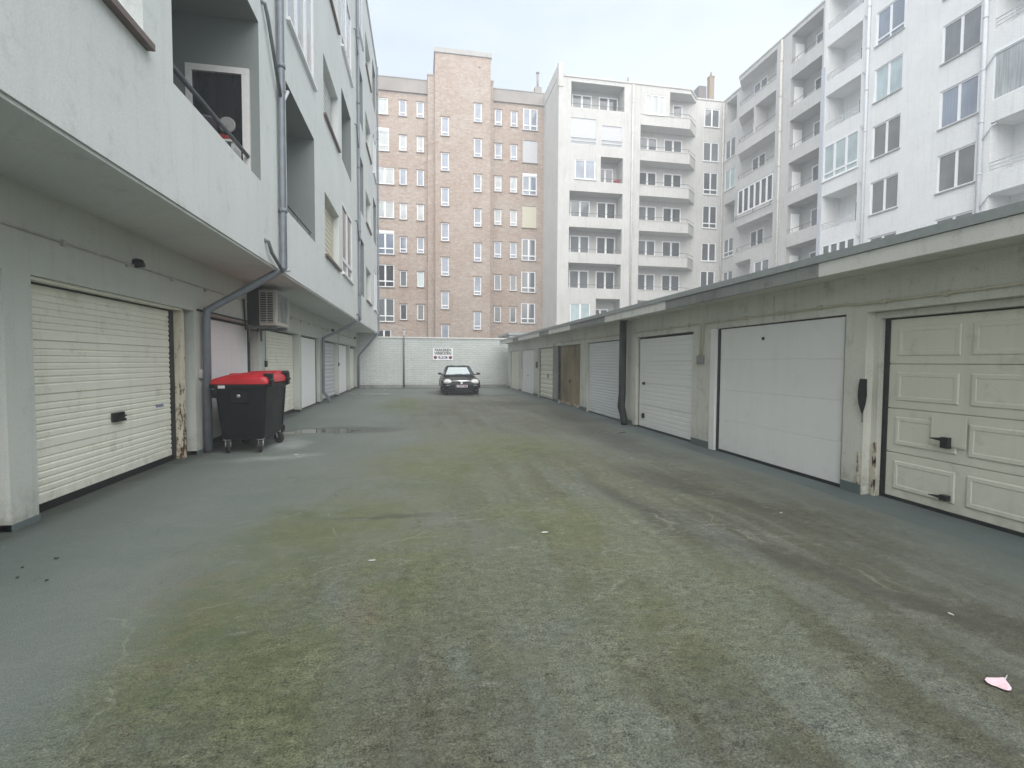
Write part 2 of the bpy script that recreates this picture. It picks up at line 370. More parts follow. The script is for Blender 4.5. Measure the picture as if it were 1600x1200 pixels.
# ================================================================== GROUND
def ground_mat():
    k = NT('coated_asphalt_with_algae'); p = k.P(); o = k.xyz()
    wob = k.noise(p, .55, 3, .55, out=1)
    wp = k.vadd(p, k.scale(k.vadd(wob, (-.5, -.5, -.5)), (1.5, 1.5, 0)))
    wob2 = k.noise(p, 2.4, 4, .65, out=1)
    wp = k.vadd(wp, k.scale(k.vadd(wob2, (-.5, -.5, -.5)), (.55, .55, 0)))
    def ell(cx, cy, rx, ry, ang=0, inner=.2, src=None):
        q = k.n.new('ShaderNodeMapping'); q.vector_type = 'TEXTURE'; k.l.new(src or wp, q.inputs[0])
        q.inputs['Location'].default_value = (cx, cy, 0); q.inputs['Rotation'].default_value = (0, 0, math.radians(ang)); q.inputs['Scale'].default_value = (rx, ry, 1)
        zz = k.scale(q.outputs[0], (1, 1, 0)); ln = k.n.new('ShaderNodeVectorMath'); ln.operation = 'LENGTH'; k.l.new(zz, ln.inputs[0])
        return k.rng(ln.outputs['Value'], inner, 1., 1., 0., True)
    def mx(*a):
        r = a[0]
        for b in a[1:]: r = k.math('MAXIMUM', r, b)
        return r
    big = k.noise(p, .35, 5, .6)
    streak = k.noise(k.comb(k.math('MULTIPLY', o[0], 3.4), k.math('MULTIPLY', o[1], .30), 0.), 1., 6, .66, .5)
    cross = k.noise(k.comb(k.math('MULTIPLY', o[0], .7), k.math('MULTIPLY', o[1], 2.0), 3.), 1.3, 6, .68, .8)
    mott = k.noise(p, 3.2, 6, .7, .6)
    base = k.mix(k.rng(big, .35, .65), (.128, .150, .138), (.158, .176, .160))
    # browner, worn asphalt through the middle and on the right
    worn = mx(ell(2.1, 4.5, 2.6, 8.0, 0, .45), ell(.5, 1.5, 2.0, 2.0, 0, .5), ell(2.2, 15., 3.6, 9., 0, .4))
    worn = k.math('MULTIPLY', worn, k.rng(k.math('ADD', streak, k.math('MULTIPLY', mott, .4)), .48, .78, .35, 1.))
    col = k.mix(worn, base, (.088, .088, .070))
    col = k.mix(k.math('MULTIPLY', k.rng(mott, .45, .68), .45), col, k.mix(worn, (.170, .188, .168), (.135, .138, .108)))
    col = k.mix(k.math('MULTIPLY', k.rng(cross, .48, .70), k.math('MULTIPLY', worn, .55)), col, (.190, .195, .165))
    bx = k.math('ADD', o[0], k.math('MULTIPLY', k.math('SUBTRACT', k.noise(p, .9, 5, .7), .5), .55))
    s2 = k.noise(k.comb(k.math('MULTIPLY', bx, 2.7), k.math('MULTIPLY', o[1], .10), 9.), 1.3, 3, .55)
    near = ell(1.6, 2.5, 3.3, 7.5, 0, .5)
    s2m = k.math('MULTIPLY', k.rng(s2, .50, .60), k.math('MULTIPLY', near, k.rng(mott, .30, .55, .45, 1.)))
    s2d = k.math('MULTIPLY', k.rng(s2, .48, .40), k.math('MULTIPLY', near, k.rng(mott, .70, .45, .45, 1.)))
    col = k.mix(k.math('MULTIPLY', s2d, .80), col, (.074, .074, .052))
    col = k.mix(k.math('MULTIPLY', s2m, .80), col, (.142, .162, .148))
    teal = k.math('MULTIPLY', mx(ell(1.10, 2.9, .26, 1.6, -18, .2), ell(.32, 2.7, .22, 1.4, 2, .2), ell(1.75, 2.5, .30, 1.4, -22, .2)), k.rng(cross, .33, .55))
    col = k.mix(k.math('MULTIPLY', teal, .75), col, (.132, .155, .140))
    # algae
    alg = mx(ell(-1.0, 2.7, .95, 2.0, 6, .35), ell(-.8, 4.7, 1.05, 2.0, -10, .3), ell(.2, 7.3, 1.2, 3.0, 0, .2), ell(1.4, 8.3, 1.8, 2.6, 0, .15), ell(1.2, 4.6, 1.0, 1.6, 0, .25), ell(-.6, 18, 1.2, 5, 0, .2), ell(-.1, 3.6, .8, 1.3, 0, .2), k.math('MULTIPLY', ell(1.2, 3.6, 1.6, 3.0, 0, .3), .55))
    an = k.noise(k.vadd(p, (3., 1., 0.)), 1.3, 6, .7)
    alg = k.math('MULTIPLY', alg, k.rng(an, .26, .54))
    col = k.mix(k.math('MULTIPLY', alg, .82), col, k.mix(k.rng(mott, .35, .65), (.080, .100, .042), (.135, .148, .080)))
    ol = k.math('MULTIPLY', ell(1.0, 6.5, 3.4, 7.5, 0, .3), k.rng(k.noise(p, .9, 5, .65), .36, .6))
    col = k.mix(k.math('MULTIPLY', ol, .60), col, (.140, .146, .090))
    rs = k.math('MULTIPLY', mx(ell(-1.35, 2.9, .25, 1.9, 14, .1), ell(-.3, 3.1, .4, .6, 0, .1)), k.rng(mott, .4, .6))
    col = k.mix(k.math('MULTIPLY', rs, .5), col, (.135, .110, .068))
    # dark damp bands; darker patches under the car and along the end wall
    dk = mx(ell(3.75, 9.6, .8, 3.2, 0, .3), ell(4.0, 13.2, .9, 2.3, 0, .3), ell(3.3, 5.2, .30, 2.8, 14, .1), ell(2.9, 3.1, .30, 1.7, 22, .2), ell(-2.2, 23.3, 1.6, .9, 0, .2), ell(2.6, 21.8, 3.2, 1.0, 0, .3), ell(3.0, 17.5, 1.9, 1.4, 0, .3),
            ell(.4, 27.9, 5.5, .9, 0, .4), ell(-1.75, 11.25, 1.9, .65, 8, .5), ell(1.5, 23.6, 1.6, 2.6, 0, .5), ell(-.3, 4.9, .7, .22, 0, .1), ell(2.3, 5.0, .3, 2.2, 8, .1))
    dk = k.math('MULTIPLY', dk, k.rng(cross, .25, .52, .5, 1.))
    col = k.mix(k.math('MULTIPLY', dk, .62), col, (.052, .052, .042))
    # pale scuffs, residue, scratches
    sc = k.math('MULTIPLY', k.rng(k.noise(k.comb(k.math('MULTIPLY', o[0], 1.1), k.math('MULTIPLY', o[1], 2.8), 7.), 1.8, 7, .78, 1.4), .56, .70), ell(1., 7.5, 4.5, 9., 0, .6))
    col = k.mix(k.math('MULTIPLY', sc, .55), col, (.215, .225, .195))
    wl = mx(ell(-2.45, 8.25, 1.0, .35, 20, .2), ell(-2.3, 9.6, .5, .8, 0, .2), k.math('MULTIPLY', mx(ell(2.0, 4.4, .30, .22, 0, .0), ell(1.25, 4.9, .30, .25, 0, .0), ell(.62, 4.0, .18, .12, 0, .0)), k.rng(cross, .42, .60)))
    col = k.mix(k.math('MULTIPLY', wl, k.rng(mott, .3, .6, .3, .75)), col, (.29, .32, .31))
    vor = k.n.new('ShaderNodeTexVoronoi'); vor.feature = 'DISTANCE_TO_EDGE'; vor.inputs['Scale'].default_value = .7
    k.l.new(k.vadd(p, k.scale(k.noise(p, 1.2, 3, .6, out=1), (.9, .9, 0))), vor.inputs['Vector'])
    ln = k.math('MULTIPLY', k.rng(vor.outputs[0], 0., .006, 1., 0.), k.rng(k.noise(p, 1.1, 2), .52, .6))
    col = k.mix(k.math('MULTIPLY', ln, .42), col, (.27, .28, .22))
    v2 = k.n.new('ShaderNodeTexVoronoi'); v2.feature = 'DISTANCE_TO_EDGE'; v2.inputs['Scale'].default_value = 1.9
    k.l.new(k.vadd(k.scale(p, (1., .55, 1.)), k.scale(k.noise(p, 2.6, 5, .7, out=1), (.5, .5, 0))), v2.inputs['Vector'])
    l2 = k.math('MULTIPLY', k.rng(v2.outputs[0], 0., .008, 1., 0.), k.rng(k.noise(p, 1.7, 3), .54, .60))
    col = k.mix(k.math('MULTIPLY', l2, .55), col, (.045, .045, .036))
    # coated strips along both rows of doors
    edge = mx(k.rng(k.xyz(wp)[0], 4.3, 4.75, 0., 1.), k.rng(k.xyz(wp)[0], -2.2, -3.1, 0., .6))
    col = k.mix(k.math('MULTIPLY', edge, .7), col, (.118, .142, .140))
    gx = k.xyz(k.vadd(p, k.scale(k.vadd(wob2, (-.5, -.5, -.5)), (.22, .22, 0))))
    grime = mx(k.rng(gx[0], 4.70, 4.92, 0., 1.), k.rng(gx[0], -3.28, -3.50, 0., 1.), k.rng(gx[1], 28.3, 28.75, 0., 1.))
    col = k.mix(k.math('MULTIPLY', grime, k.rng(mott, .3, .6, .35, .8)), col, (.045, .047, .040))
    # crawling fine texture
    g1 = k.noise(k.comb(k.math('MULTIPLY', o[0], 1.), k.math('MULTIPLY', o[1], 1.1), 0.), 80, 5, .8, .5)
    g2 = k.noise(p, 150, 2, .7)
    g3 = k.noise(k.comb(k.math('MULTIPLY', o[0], 1.), k.math('MULTIPLY', o[1], 1.5), 5.), 14, 6, .78, .5)
    rough_area = mx(ell(.6, 1.7, 3.0, 3.0, 0, .5), k.math('MULTIPLY', worn, .7))
    amp = k.rng(rough_area, 0., 1., .22, 1.1)
    gg = k.math('MULTIPLY', k.math('ADD', k.rng(g1, .38, .62, -.5, .5), k.rng(g3, .35, .65, -.32, .32)), amp)
    gm = k.math('ADD', 1., k.math('MULTIPLY', gg, k.rng(mott, .3, .65, .55, 1.25)))
    col = k.mix(1., col, k.comb(gm, gm, gm), 'MULTIPLY')
    g2m = k.rng(g2, .34, .66, .70, 1.30)
    col = k.mix(1., col, k.comb(g2m, g2m, g2m), 'MULTIPLY')
    col = k.mix(1., col, (.96, .955, .92), 'MULTIPLY')
    sp = k.noise(p, 60, 1, .5)
    col = k.mix(k.math('MULTIPLY', k.rng(sp, .74, .78), .5), col, (.34, .34, .30))
    # puddles
    pud = mx(ell(-2.1, 11.05, 1.0, .36, 4, .72), ell(4.05, 10.2, .45, .16, 0, .6), ell(-2.3, 23.4, 1.2, .35, 0, .7))
    col = k.mix(k.math('MULTIPLY', pud, .55), col, (.065, .07, .058))
    rr = k.math('SUBTRACT', k.rng(g1, .3, .7, .68, .9), k.math('MULTIPLY', dk, .2))
    rgh = k.mix(pud, k.comb(rr, rr, rr), (.04, .04, .04))
    hb = k.math('MULTIPLY', k.math('ADD', k.math('MULTIPLY', k.math('ADD', g1, g3), amp), k.math('MULTIPLY', g2, .25)), k.math('SUBTRACT', 1., pud))
    k.bump(hb, .6, .014)
    return k.done(col, k.xyz(rgh)[0], spec=.3)
M['ground'] = ground_mat()
g = MB(); g.poly([(-160, -160, 0), (160, -160, 0), (160, 160, 0), (-160, 160, 0)])
tag(g.build('ground', M['ground']), kind='structure')
# thin raised apron along the right-hand doors
ap = MB(); ys = [-6+i*.9 for i in range(39)]; ys[-1] = 28.2
xs = [4.60+random.uniform(-.05, .05) for _ in ys]
for i in range(len(ys)-1):
    a, b = (xs[i], ys[i]), (xs[i+1], ys[i+1])
    ap.poly([(a[0], a[1], .001), (5.2, a[1], .03), (5.2, b[1], .03), (b[0], b[1], .001)])
M['apron'] = plaster('grey_apron_coating', (.125, .15, .148), var=.2, dirt=(.08, .09, .08), dirtamt=.5, streak=0)
tag(ap.build('kerb', M['apron']), kind='structure')

# ================================================================== LEFT APARTMENT BUILDING
XL, XW, YE = -2.39, -3.5, 28.95
LB = thing('apartment_building', (XL, 10, 0), 'grey stuccoed apartment block overhanging the garages on the left, with recessed balconies', 'building')
pl = plane_x(XL, -1); pw = plane_x(XW, -1)
ZS = [4.21+3.47*i for i in range(4)]
H = []                                    # holes in upper facade
def hole(u0, u1, z0, z1, d=.14, back=False): H.append((u0, u1, z0, z1, d, back)); return (u0, u1, z0, z1)
LG = 1.5
c0 = hole(2.1, 5.02, 4.30, 6.35, .26, True)
logs = [hole(5.55, 8.28, 4.22, 6.57, LG, True), hole(9.8, 12.25, 4.22, 6.54, LG, True), hole(20.42, 22.3, 4.2, 6.48, LG, True),
        hole(16.4, 18.5, 7.72, 9.9, LG, True), hole(20.42, 22.3, 7.58, 9.75, LG, True), hole(20.42, 22.3, 11.1, 13.25, LG, True), hole(26.75, 28.4, 7.72, 9.9, LG, True),
        hole(5.55, 8.28, 7.7, 10.0, LG, True), hole(16.4, 18.5, 14.65, 16.8, LG, True), hole(26.75, 28.4, 14.65, 16.8, LG, True)]
shut = [hole(13.47, 15.72, 4.21, 5.78, .3, True), hole(13.47, 15.75, 7.71, 9.2, .3, True), hole(13.47, 15.9, 11.2, 12.75, .25, True),
        hole(23.15, 25.3, 4.21, 5.72, .3, True), hole(23.2, 25.4, 7.65, 9.07, .3, True), hole(23.3, 25.6, 11.12, 12.56, .3, True), hole(23.5, 25.8, 14.63, 16.1, .3, True)]
wins = [hole(9.95, 12.33, 7.73, 9.95, .12, True), hole(16.3, 18.6, 4.25, 6.43, .12, True), hole(16.5, 18.8, 11.22, 13.5, .12, True),
        hole(20.42, 22.4, 14.6, 16.8, .12, True), hole(26.8, 28.5, 4.2, 6.35, .12, True), hole(26.8, 28.5, 11.15, 13.3, .12, True),
        hole(9.95, 12.33, 11.2, 13.4, .12, True), hole(2.1, 5.02, 7.75, 9.8, .12, True), hole(5.55, 8.28, 11.2, 13.4, .12, True)]
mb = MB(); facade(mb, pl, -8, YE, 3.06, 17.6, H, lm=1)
mb.poly([(XL, -8, 3.06), (XW, -8, 3.06), (XW, YE, 3.06), (XL, YE, 3.06)])         # soffit
mb.poly([(XL, YE, 3.06), (-14, YE, 3.06), (-14, YE, 17.6), (XL, YE, 17.6)]); mb.poly([(XL, -8, 3.06), (-14, -8, 3.06), (-14, -8, 17.6), (XL, -8, 17.6)])
mb.box(-14, XL+.06, -8, YE+.05, 17.602, 17.75)
mb.box(XL-.10, XL-.02, -8, YE-.01, 3.03, 3.058)                                    # drip edge under the slab
# garage front
LO = [(1.75, 4.98), (5.30, 8.62), (8.95, 11.76), (12.1, 15.48), (15.72, 18.35), (18.95, 22.3), (22.6, 25.75), (26.1, 28.55)]
ZD = 2.27
gw = MB(); facade(gw, pw, -8, 28.8, 0, 3.06, [(a, b, 0, ZD, .22) for a, b in LO]); 
gw.build('garage_wall', M['garpaint'], LB)
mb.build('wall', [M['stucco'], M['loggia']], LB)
ps = MB()
for a, b in zip([-8]+[q[1] for q in LO], [q[0] for q in LO]+[28.8]):
    ps = MB(); ps.pbox(pw, a, b, -.012, .2, 0, .06); ps.build('plinth', M['plinth'], LB)
# backing behind doors
bk = MB(); bk.pbox(pw, -8, 28.8, .30, .34, 0, 3.0); bk.build('inner_wall', M['plinth'], LB)

def ribs(kind, z0, z1, n=4, per=7, dep=.012, groove=.012):
    """door profile list of (z, w) going up"""
    out = [(z0, 0)]; sh = (z1-z0)/n
    for i in range(n):
        b = z0+i*sh
        if kind == 'rib':
            for j in range(1, per):
                zc = b+sh*.06+(sh*.86)*j/(per-.3); out += [(zc-.014, 0), (zc-.006, dep), (zc+.006, dep), (zc+.014, 0)]
        if i < n-1: gd = .02 if kind != 'flat' else .007; out += [(b+sh-.006, 0), (b+sh-.003, gd), (b+sh+.003, gd), (b+sh+.006, 0)]
    out.append((z1, 0)); return out
def slats(z0, z1, n, dep=.02):
    out = []; h = (z1-z0)/n
    for i in range(n):
        b = z0+i*h; out += [(b+.002, dep), (b+h*.18, .004), (b+h*.5, 0), (b+h*.82, .004), (b+h-.002, dep)]
    return out
def prof_panel(mb, pl, u0, u1, prof, w):
    rows = [[pl(u0, w+d, z), pl(u1, w+d, z)] for z, d in prof]
    for a, b in zip(rows, rows[1:]): mb.poly([a[0], a[1], b[1], b[0]])
    z0, z1 = prof[0][0], prof[-1][0]
    mb.pbox(pl, u0, u1, w+.025, w+.05, z0, z1)
def garage_door(par, pl, u0, u1, z0, z1, w, prof, mat, label=None, seal=True, gap=None, handle=None, name='garage_door'):
    mb = MB(); prof_panel(mb, pl, u0+.02, u1-.02, prof, w)
    d = mb.build(name, M[mat], par)
    if label: d['label'] = label
    if seal:
        q = MB(); q.pbox(pl, u0, u1, w-.004, w+.03, .002, z0-.002); q.build('bottom_seal', M['black'], d)
    if gap:
        q = MB()
        for a, b, c, e in gap: q.pbox(pl, a, b, w-.01, w+.02, c, e)
        q.build('jamb_gasket', M['black'], d)
    return d
def handle(par, pl, u, z, w, a=.09, b=.05, d=.04):
    q = MB(); q.pbox(pl, u-a, u+a, w-d*.5, w, z-b, z+b); q.pbox(pl, u-a*.8, u+a*.8, w-d, w-d*.5-.001, z-b*.95, z-b*.45)
    q.tube([pl(u-a*.5, w-d*.8, z-b*.2), pl(u+a*.6, w-d*1.1, z+b*.2)], .012, 6)
    return q.build('handle', M['black'], par, bevel=.004)
zt = 2.22; W = .17
d = garage_door(LB, pw, LO[0][0], LO[0][1], .1, zt, W, ribs('rib', .1, zt), 'doorwhite', 'white garage door at the left edge of the photo')
d = garage_door(LB, pw, LO[1][0], 8.22, .085, zt, W, ribs('rib', .085, zt), 'doorivory', 'ivory ribbed garage door with a black handle', gap=[(8.20, 8.32, .02, zt), (LO[1][0], 8.3, zt+.001, zt+.03)])
handle(d, pw, 6.86, .80, W, .12, .055, .06)
q = MB(); q.pbox(pw, LO[1][0], 8.34, W-.13, W-.02, zt+.02, ZD-.002); q.build('head_frame', M['doorivory'], d)
q = MB(); q.pbox(pw, 7.78, 7.98, W-.006, W, .83, .87); q.build('maker_plate', M['badge'], d)
q = MB(); q.pbox(pw, 8.33, 8.45, W-.10, W+.03, 0, zt+.018); q.build('door_post', M['rustwhite'], d)
d = garage_door(LB, pw, LO[2][0], 11.6, .1, zt, W, ribs('flat', .1, zt), 'doorwhite', 'plain white garage door behind the wheeled bins', gap=[(11.6, 11.72, .02, zt)])
q = MB(); q.pbox(pw, 8.72, 11.7, -.03, -.002, ZD+.01, ZD+.04); q.build('lintel_trim', M['black'], d)
d = garage_door(LB, pw, LO[3][0]+.5, LO[3][1], .1, zt, W, ribs('rib', .1, zt, 4, 6, .016), 'doorivory', 'ivory ribbed garage door below the air conditioner')
q = MB(); q.pbox(pw, LO[3][0], LO[3][0]+.49, .10, .2, 0, ZD); q.build('door_post', M['garpaint'], d)
d = garage_door(LB, pw, LO[4][0], LO[4][1]-.12, .04, zt, .10, ribs('flat', .04, zt), 'doorwhite', None, gap=[(LO[4][1]-.12, LO[4][1]-.04, .02, zt)])
d = garage_door(LB, pw, LO[5][0], LO[5][1], .04, zt, .13, slats(.04, zt, 14, .035), 'shutter', 'slatted white roller garage door')
d = garage_door(LB, pw, LO[6][0], LO[6][1]-.2, .04, zt, .12, ribs('flat', .04, zt), 'doorwhite')
d = garage_door(LB, pw, LO[7][0], LO[7][1]-.2, .04, zt-.08, .12, ribs('flat', .04, zt-.08), 'doorgrey')
# windows / shutters / loggias
window(LB, pl, *c0, w=.20, leaves=3, glass='gl_net', sill='sill', fw=.07)
for i, a in enumerate(shut): shutter(LB, pl, a[0]+.02, a[1]-.02, a[2]+.01, a[3]-.01, w=.2, mat='shutbeige' if i == 0 else 'shutgrey', sill='sill')
gl = ['gl_net', 'gl_grey', 'gl_net', 'gl_grey', 'gl_net', 'gl_net', 'gl_net', 'gl_grey', 'gl_grey']
for i, a in enumerate(wins): window(LB, pl, *a, w=.03, leaves=3 if i == 0 else 2, glass=gl[i], fw=.08, tr=.3 if i in (1, 2) else 0, sill='pvc')
for i, a in enumerate(logs):
    if i == 0: continue
    window(LB, pl, a[0]+.35, a[1]-.35, a[2]+.02, a[3]-.35, w=LG-.06, leaves=2, glass='gl_grey', fw=.07, frame='pvcdull')
    railing(LB, pl, a[0]+.02, a[1]-.02, a[2], .22, w=.10, posts=1)
# first balcony in detail: end-wall window, slatted blind, rail
a = logs[0]; pe = plane_y(a[1], 1)
railing(LB, pl, a[0]+.02, a[1]-.05, a[2], .34, w=.16, posts=0, r=.03)
e1 = P(390, 110, Y=a[1]); e0 = P(291, 100, Y=a[1]); 
q = MB(); ew = (e0.x, e1.x, a[2]+.02, e0.z)
for b in ((ew[0], ew[1], ew[3]-.09, ew[3]), (ew[1]-.10, ew[1], ew[2], ew[3]-.091), (ew[0], ew[0]+.08, ew[2], ew[3]-.091)):
    q.box(b[0], b[1], a[1]-.05, a[1]-.002, b[2], b[3])
fo = q.build('window', M['pvcdull'], LB); fo['label'] = 'window in the end wall of the lowest balcony'
q = MB(); q.box(ew[0]+.08, ew[1]-.10, a[1]-.012, a[1]-.004, ew[2], ew[3]-.09); q.build('pane', M['gl_room'], fo)
q = MB()
for i in range(9): q.box(XL-LG+.004, XL-LG+.035, 7.42+.08*i, 7.485+.08*i, 4.23, 6.05)
q.box(XL-LG+.004, XL-LG+.045, 7.34, 7.415, 4.23, 6.12)
q.build('slatted_blind', M['curtain'], LB)
# downpipes
XP = XL+.075
pipe(LB, [(XP, 9.22, 17.5), (XP, 9.22, 3.1), (XP-.14, 9.18, 2.98), (XW+.10, 8.86, 2.30), (XW+.09, 8.85, 2.15), (XW+.09, 8.83, .02)], .062, 'zinc')
pipe(LB, [(XP, 20.1, 17.5), (XP, 20.1, 3.1), (XP-.12, 20.05, 2.98), (XW+.10, 18.66, 2.30), (XW+.09, 18.64, 2.12), (XW+.09, 18.6, .4), (XW+.25, 18.75, .12), (XW+.25, 18.75, .02)], .055, 'zinc')
pipe(LB, [(XP, YE-.12, 17.5), (XP, YE-.12, 3.1), (XP-.1, 28.72, 2.95), (XW+.16, 28.68, 1.85), (XW+.10, 28.68, 1.7), (XW+.10, 28.68, .02)], .05, 'zinc')
for y0, z0, y1, z1 in ((8.45, 6.95, 9.16, 5.95), (8.45, 3.35, 9.16, 3.02)):
    pipe(LB, [(XL-.02, y0-.04, z0+.03), (XL+.05, y0, z0), (XL+.06, y0+.12, z0-.14), (XP, y1, z1)], .028, 'pipegrey', 'branch_pipe', False)
for y0, z0, y1, z1 in ((9.75, 6.30, 9.26, 5.85), (9.65, 3.12, 9.26, 3.06), (19.6, 3.25, 20.05, 3.1), (19.5, 6.7, 20.05, 6.1), (19.5, 10.2, 20.05, 9.6), (19.5, 13.6, 20.05, 13.)):
    pipe(LB, [(XL-.02, y0, z0), (XL+.06, y0-.02*(1 if y0 < 15 else -1), z0), (XP, y1, z1)], .026, 'pipewhite' if y0 < 10 else 'pipegrey', 'branch_pipe', False)
# surface conduit and lamps on the garage wall
q = MB(); q.tube([pw(-8, -.015, 2.62), pw(6.9, -.015, 2.66), pw(12, -.015, 2.70), pw(28.6, -.015, 2.66)], .011, 6)
for y in [-2+1.1*i for i in range(28)]: q.pbox(pw, y, y+.03, -.03, 0, 2.62, 2.68)
q.build('cable_conduit', M['pipecream'], LB)
for (px, py) in ((210, 411), (518, 516), (553, 528)):
    c = P(px, py, X=XW); q = MB(); q.lathe((XW, c.y, c.z), [(.055, 0), (.06, .03), (.045, .09), (.0, .11)], 12, 'x'); q.pbox(pw, c.y-.03, c.y+.18, -.035, 0, c.z-.02, c.z+.03)
    q.build('bulkhead_lamp', M['black'], LB)
for (u, z, cab) in ((8.78, 1.28, 0), (12.2, 1.42, 1), (22.45, 1.35, 1)):
    q = MB(); q.pbox(pw, u-.045, u+.045, -.05, -.002, z-.07, z+.07); o_ = q.build('key_switch', M['pipecream' if not cab else 'black'], LB, bevel=.006)
    if cab: q = MB(); q.tube([pw(u, -.02, z+.07), pw(u, -.02, 2.7)], .012, 6); q.build('cable', M['pipecream'], o_)

# things standing in the lowest balcony
sh = P(360, 204, Y=8.0)
zs = a[2]+.42
q = MB(); q.box(-3.35, -2.62, 7.85, 8.18, zs-.03, zs); q.box(-3.35, -3.31, 7.87, 8.16, a[2], zs-.031); q.box(-2.66, -2.62, 7.87, 8.16, a[2], zs-.031)
tag(q.build('shelf', M['shelf'], base=(-3, 8, a[2])), 'low pale shelf at the end of the lowest balcony on the left building', 'shelf')
c = (-3.02, 8.0); q = MB(); q.lathe((c[0], c[1], zs), [(.0, 0), (.115, .0), (.15, .28), (.162, .285), (.162, .31), (.14, .31), (.13, .27), (.0, .26)], 20)
bo = tag(q.build('bucket', M['bucket'], base=(c[0], c[1], zs)), 'violet grey bucket standing on the balcony shelf', 'bucket')
c = (-2.76, 8.02); q = MB(); q.lathe((c[0], c[1], zs+.27), [(.0, -.012), (.03, -.015), (.035, -.008), (.105, -.012), (.115, 0), (.10, .01), (.0, .012)], 18, 'y', smooth=False); q.tube([(c[0], c[1]+.02, zs+.02), (c[0], c[1]+.02, zs+.3)], .012, 6); q.lathe((c[0], c[1], zs), [(.07, 0), (.07, .02), (.02, .03)], 14)
tag(q.build('table_fan', M['acgrey'], base=(c[0], c[1], zs)), 'small round metal fan on the balcony shelf beside the bucket', 'fan')
q = MB(); q.lathe((-2.80, 7.93, zs), [(.0, 0), (.07, 0), (.10, .05), (.105, .055), (.09, .05), (.0, .02)], 18)
tag(q.build('bowl', M['redplastic'], base=(-2.80, 7.93, zs)), 'red plastic bowl on the balcony shelf in front of the fan', 'bowl')

# ================================================================== AIR CONDITIONER
AX0, AX1, AY0, AY1, AZ0, AZ1 = -3.27, -2.93, 11.05, 12.05, 2.22, 2.95
AC = thing('air_conditioner', (-3.2, 10.7, AZ0), 'yellowed white outdoor air conditioner unit on the soffit wall above the bins', 'air conditioner')
q = MB(); q.box(AX0, AX1, AY0, AY1, AZ0, AZ1); q.build('casing', M['acwhite'], AC, bevel=.02)
q = MB(); q.box(AX0+.03, AX1-.05, AY0-.012, AY0-.001, AZ0+.06, AZ1-.06); gr = q.build('side_grille', M['acdark'], AC)
q = MB(); n = 13
for i in range(n): z = AZ0+.06+(AZ1-AZ0-.12)*(i+.2)/n; q.box(AX0+.03, AX1-.05, AY0-.024, AY0-.013, z, z+.012)
q.box((AX0+AX1)/2-.018, (AX0+AX1)/2-.002, AY0-.03, AY0-.0125, AZ0+.05, AZ1-.05)
for x in (AX0+.02, AX1-.06): q.box(x, x+.014, AY0-.03, AY0-.0125, AZ0+.05, AZ1-.05)
q.build('louvre', M['acwhite'], gr)
q = MB(); q.box(AX1+.001, AX1+.014, AY0+.10, AY1-.14, AZ0+.10, AZ1-.06); fp = q.build('front_panel', M['acgrey'], AC)
q = MB(); yc, zc = (AY0+AY1)/2-.02, (AZ0+AZ1)/2
for r in (.08, .14, .2, .25):
    ring = [(AX1+.022, yc+r*math.cos(t), zc+r*math.sin(t)) for t in [2*math.pi*i/24 for i in range(25)]]; q.tube(ring, .004, 4, cap=False)
q.build('fan_guard', M['acgrey'], fp)
q = MB(); q.box(XW+.002, AX0-.002, AY0+.02, AY1-.1, AZ0+.02, AZ1+.05); q.build('rear_coil', M['acdark'], AC)
for y in (AY0+.08, AY1-.15):
    q = MB(); q.box(XW+.001, AX1-.02, y, y+.05, AZ0-.06, AZ0-.002); q.box(XW+.001, XW+.03, y, y+.05, AZ0-.3, AZ0-.061); q.build('bracket', M['pipegrey'], AC)
q = MB(); q.tube([(AX0-.05, AY0+.12, AZ0), (AX0-.06, AY0+.1, AZ0-.12), (XW+.04, AY0-.2, AZ0-.1), (XW+.04, AY0-.3, AZ0+.5)], .02, 8); q.build('refrigerant_hose', M['black'], AC)

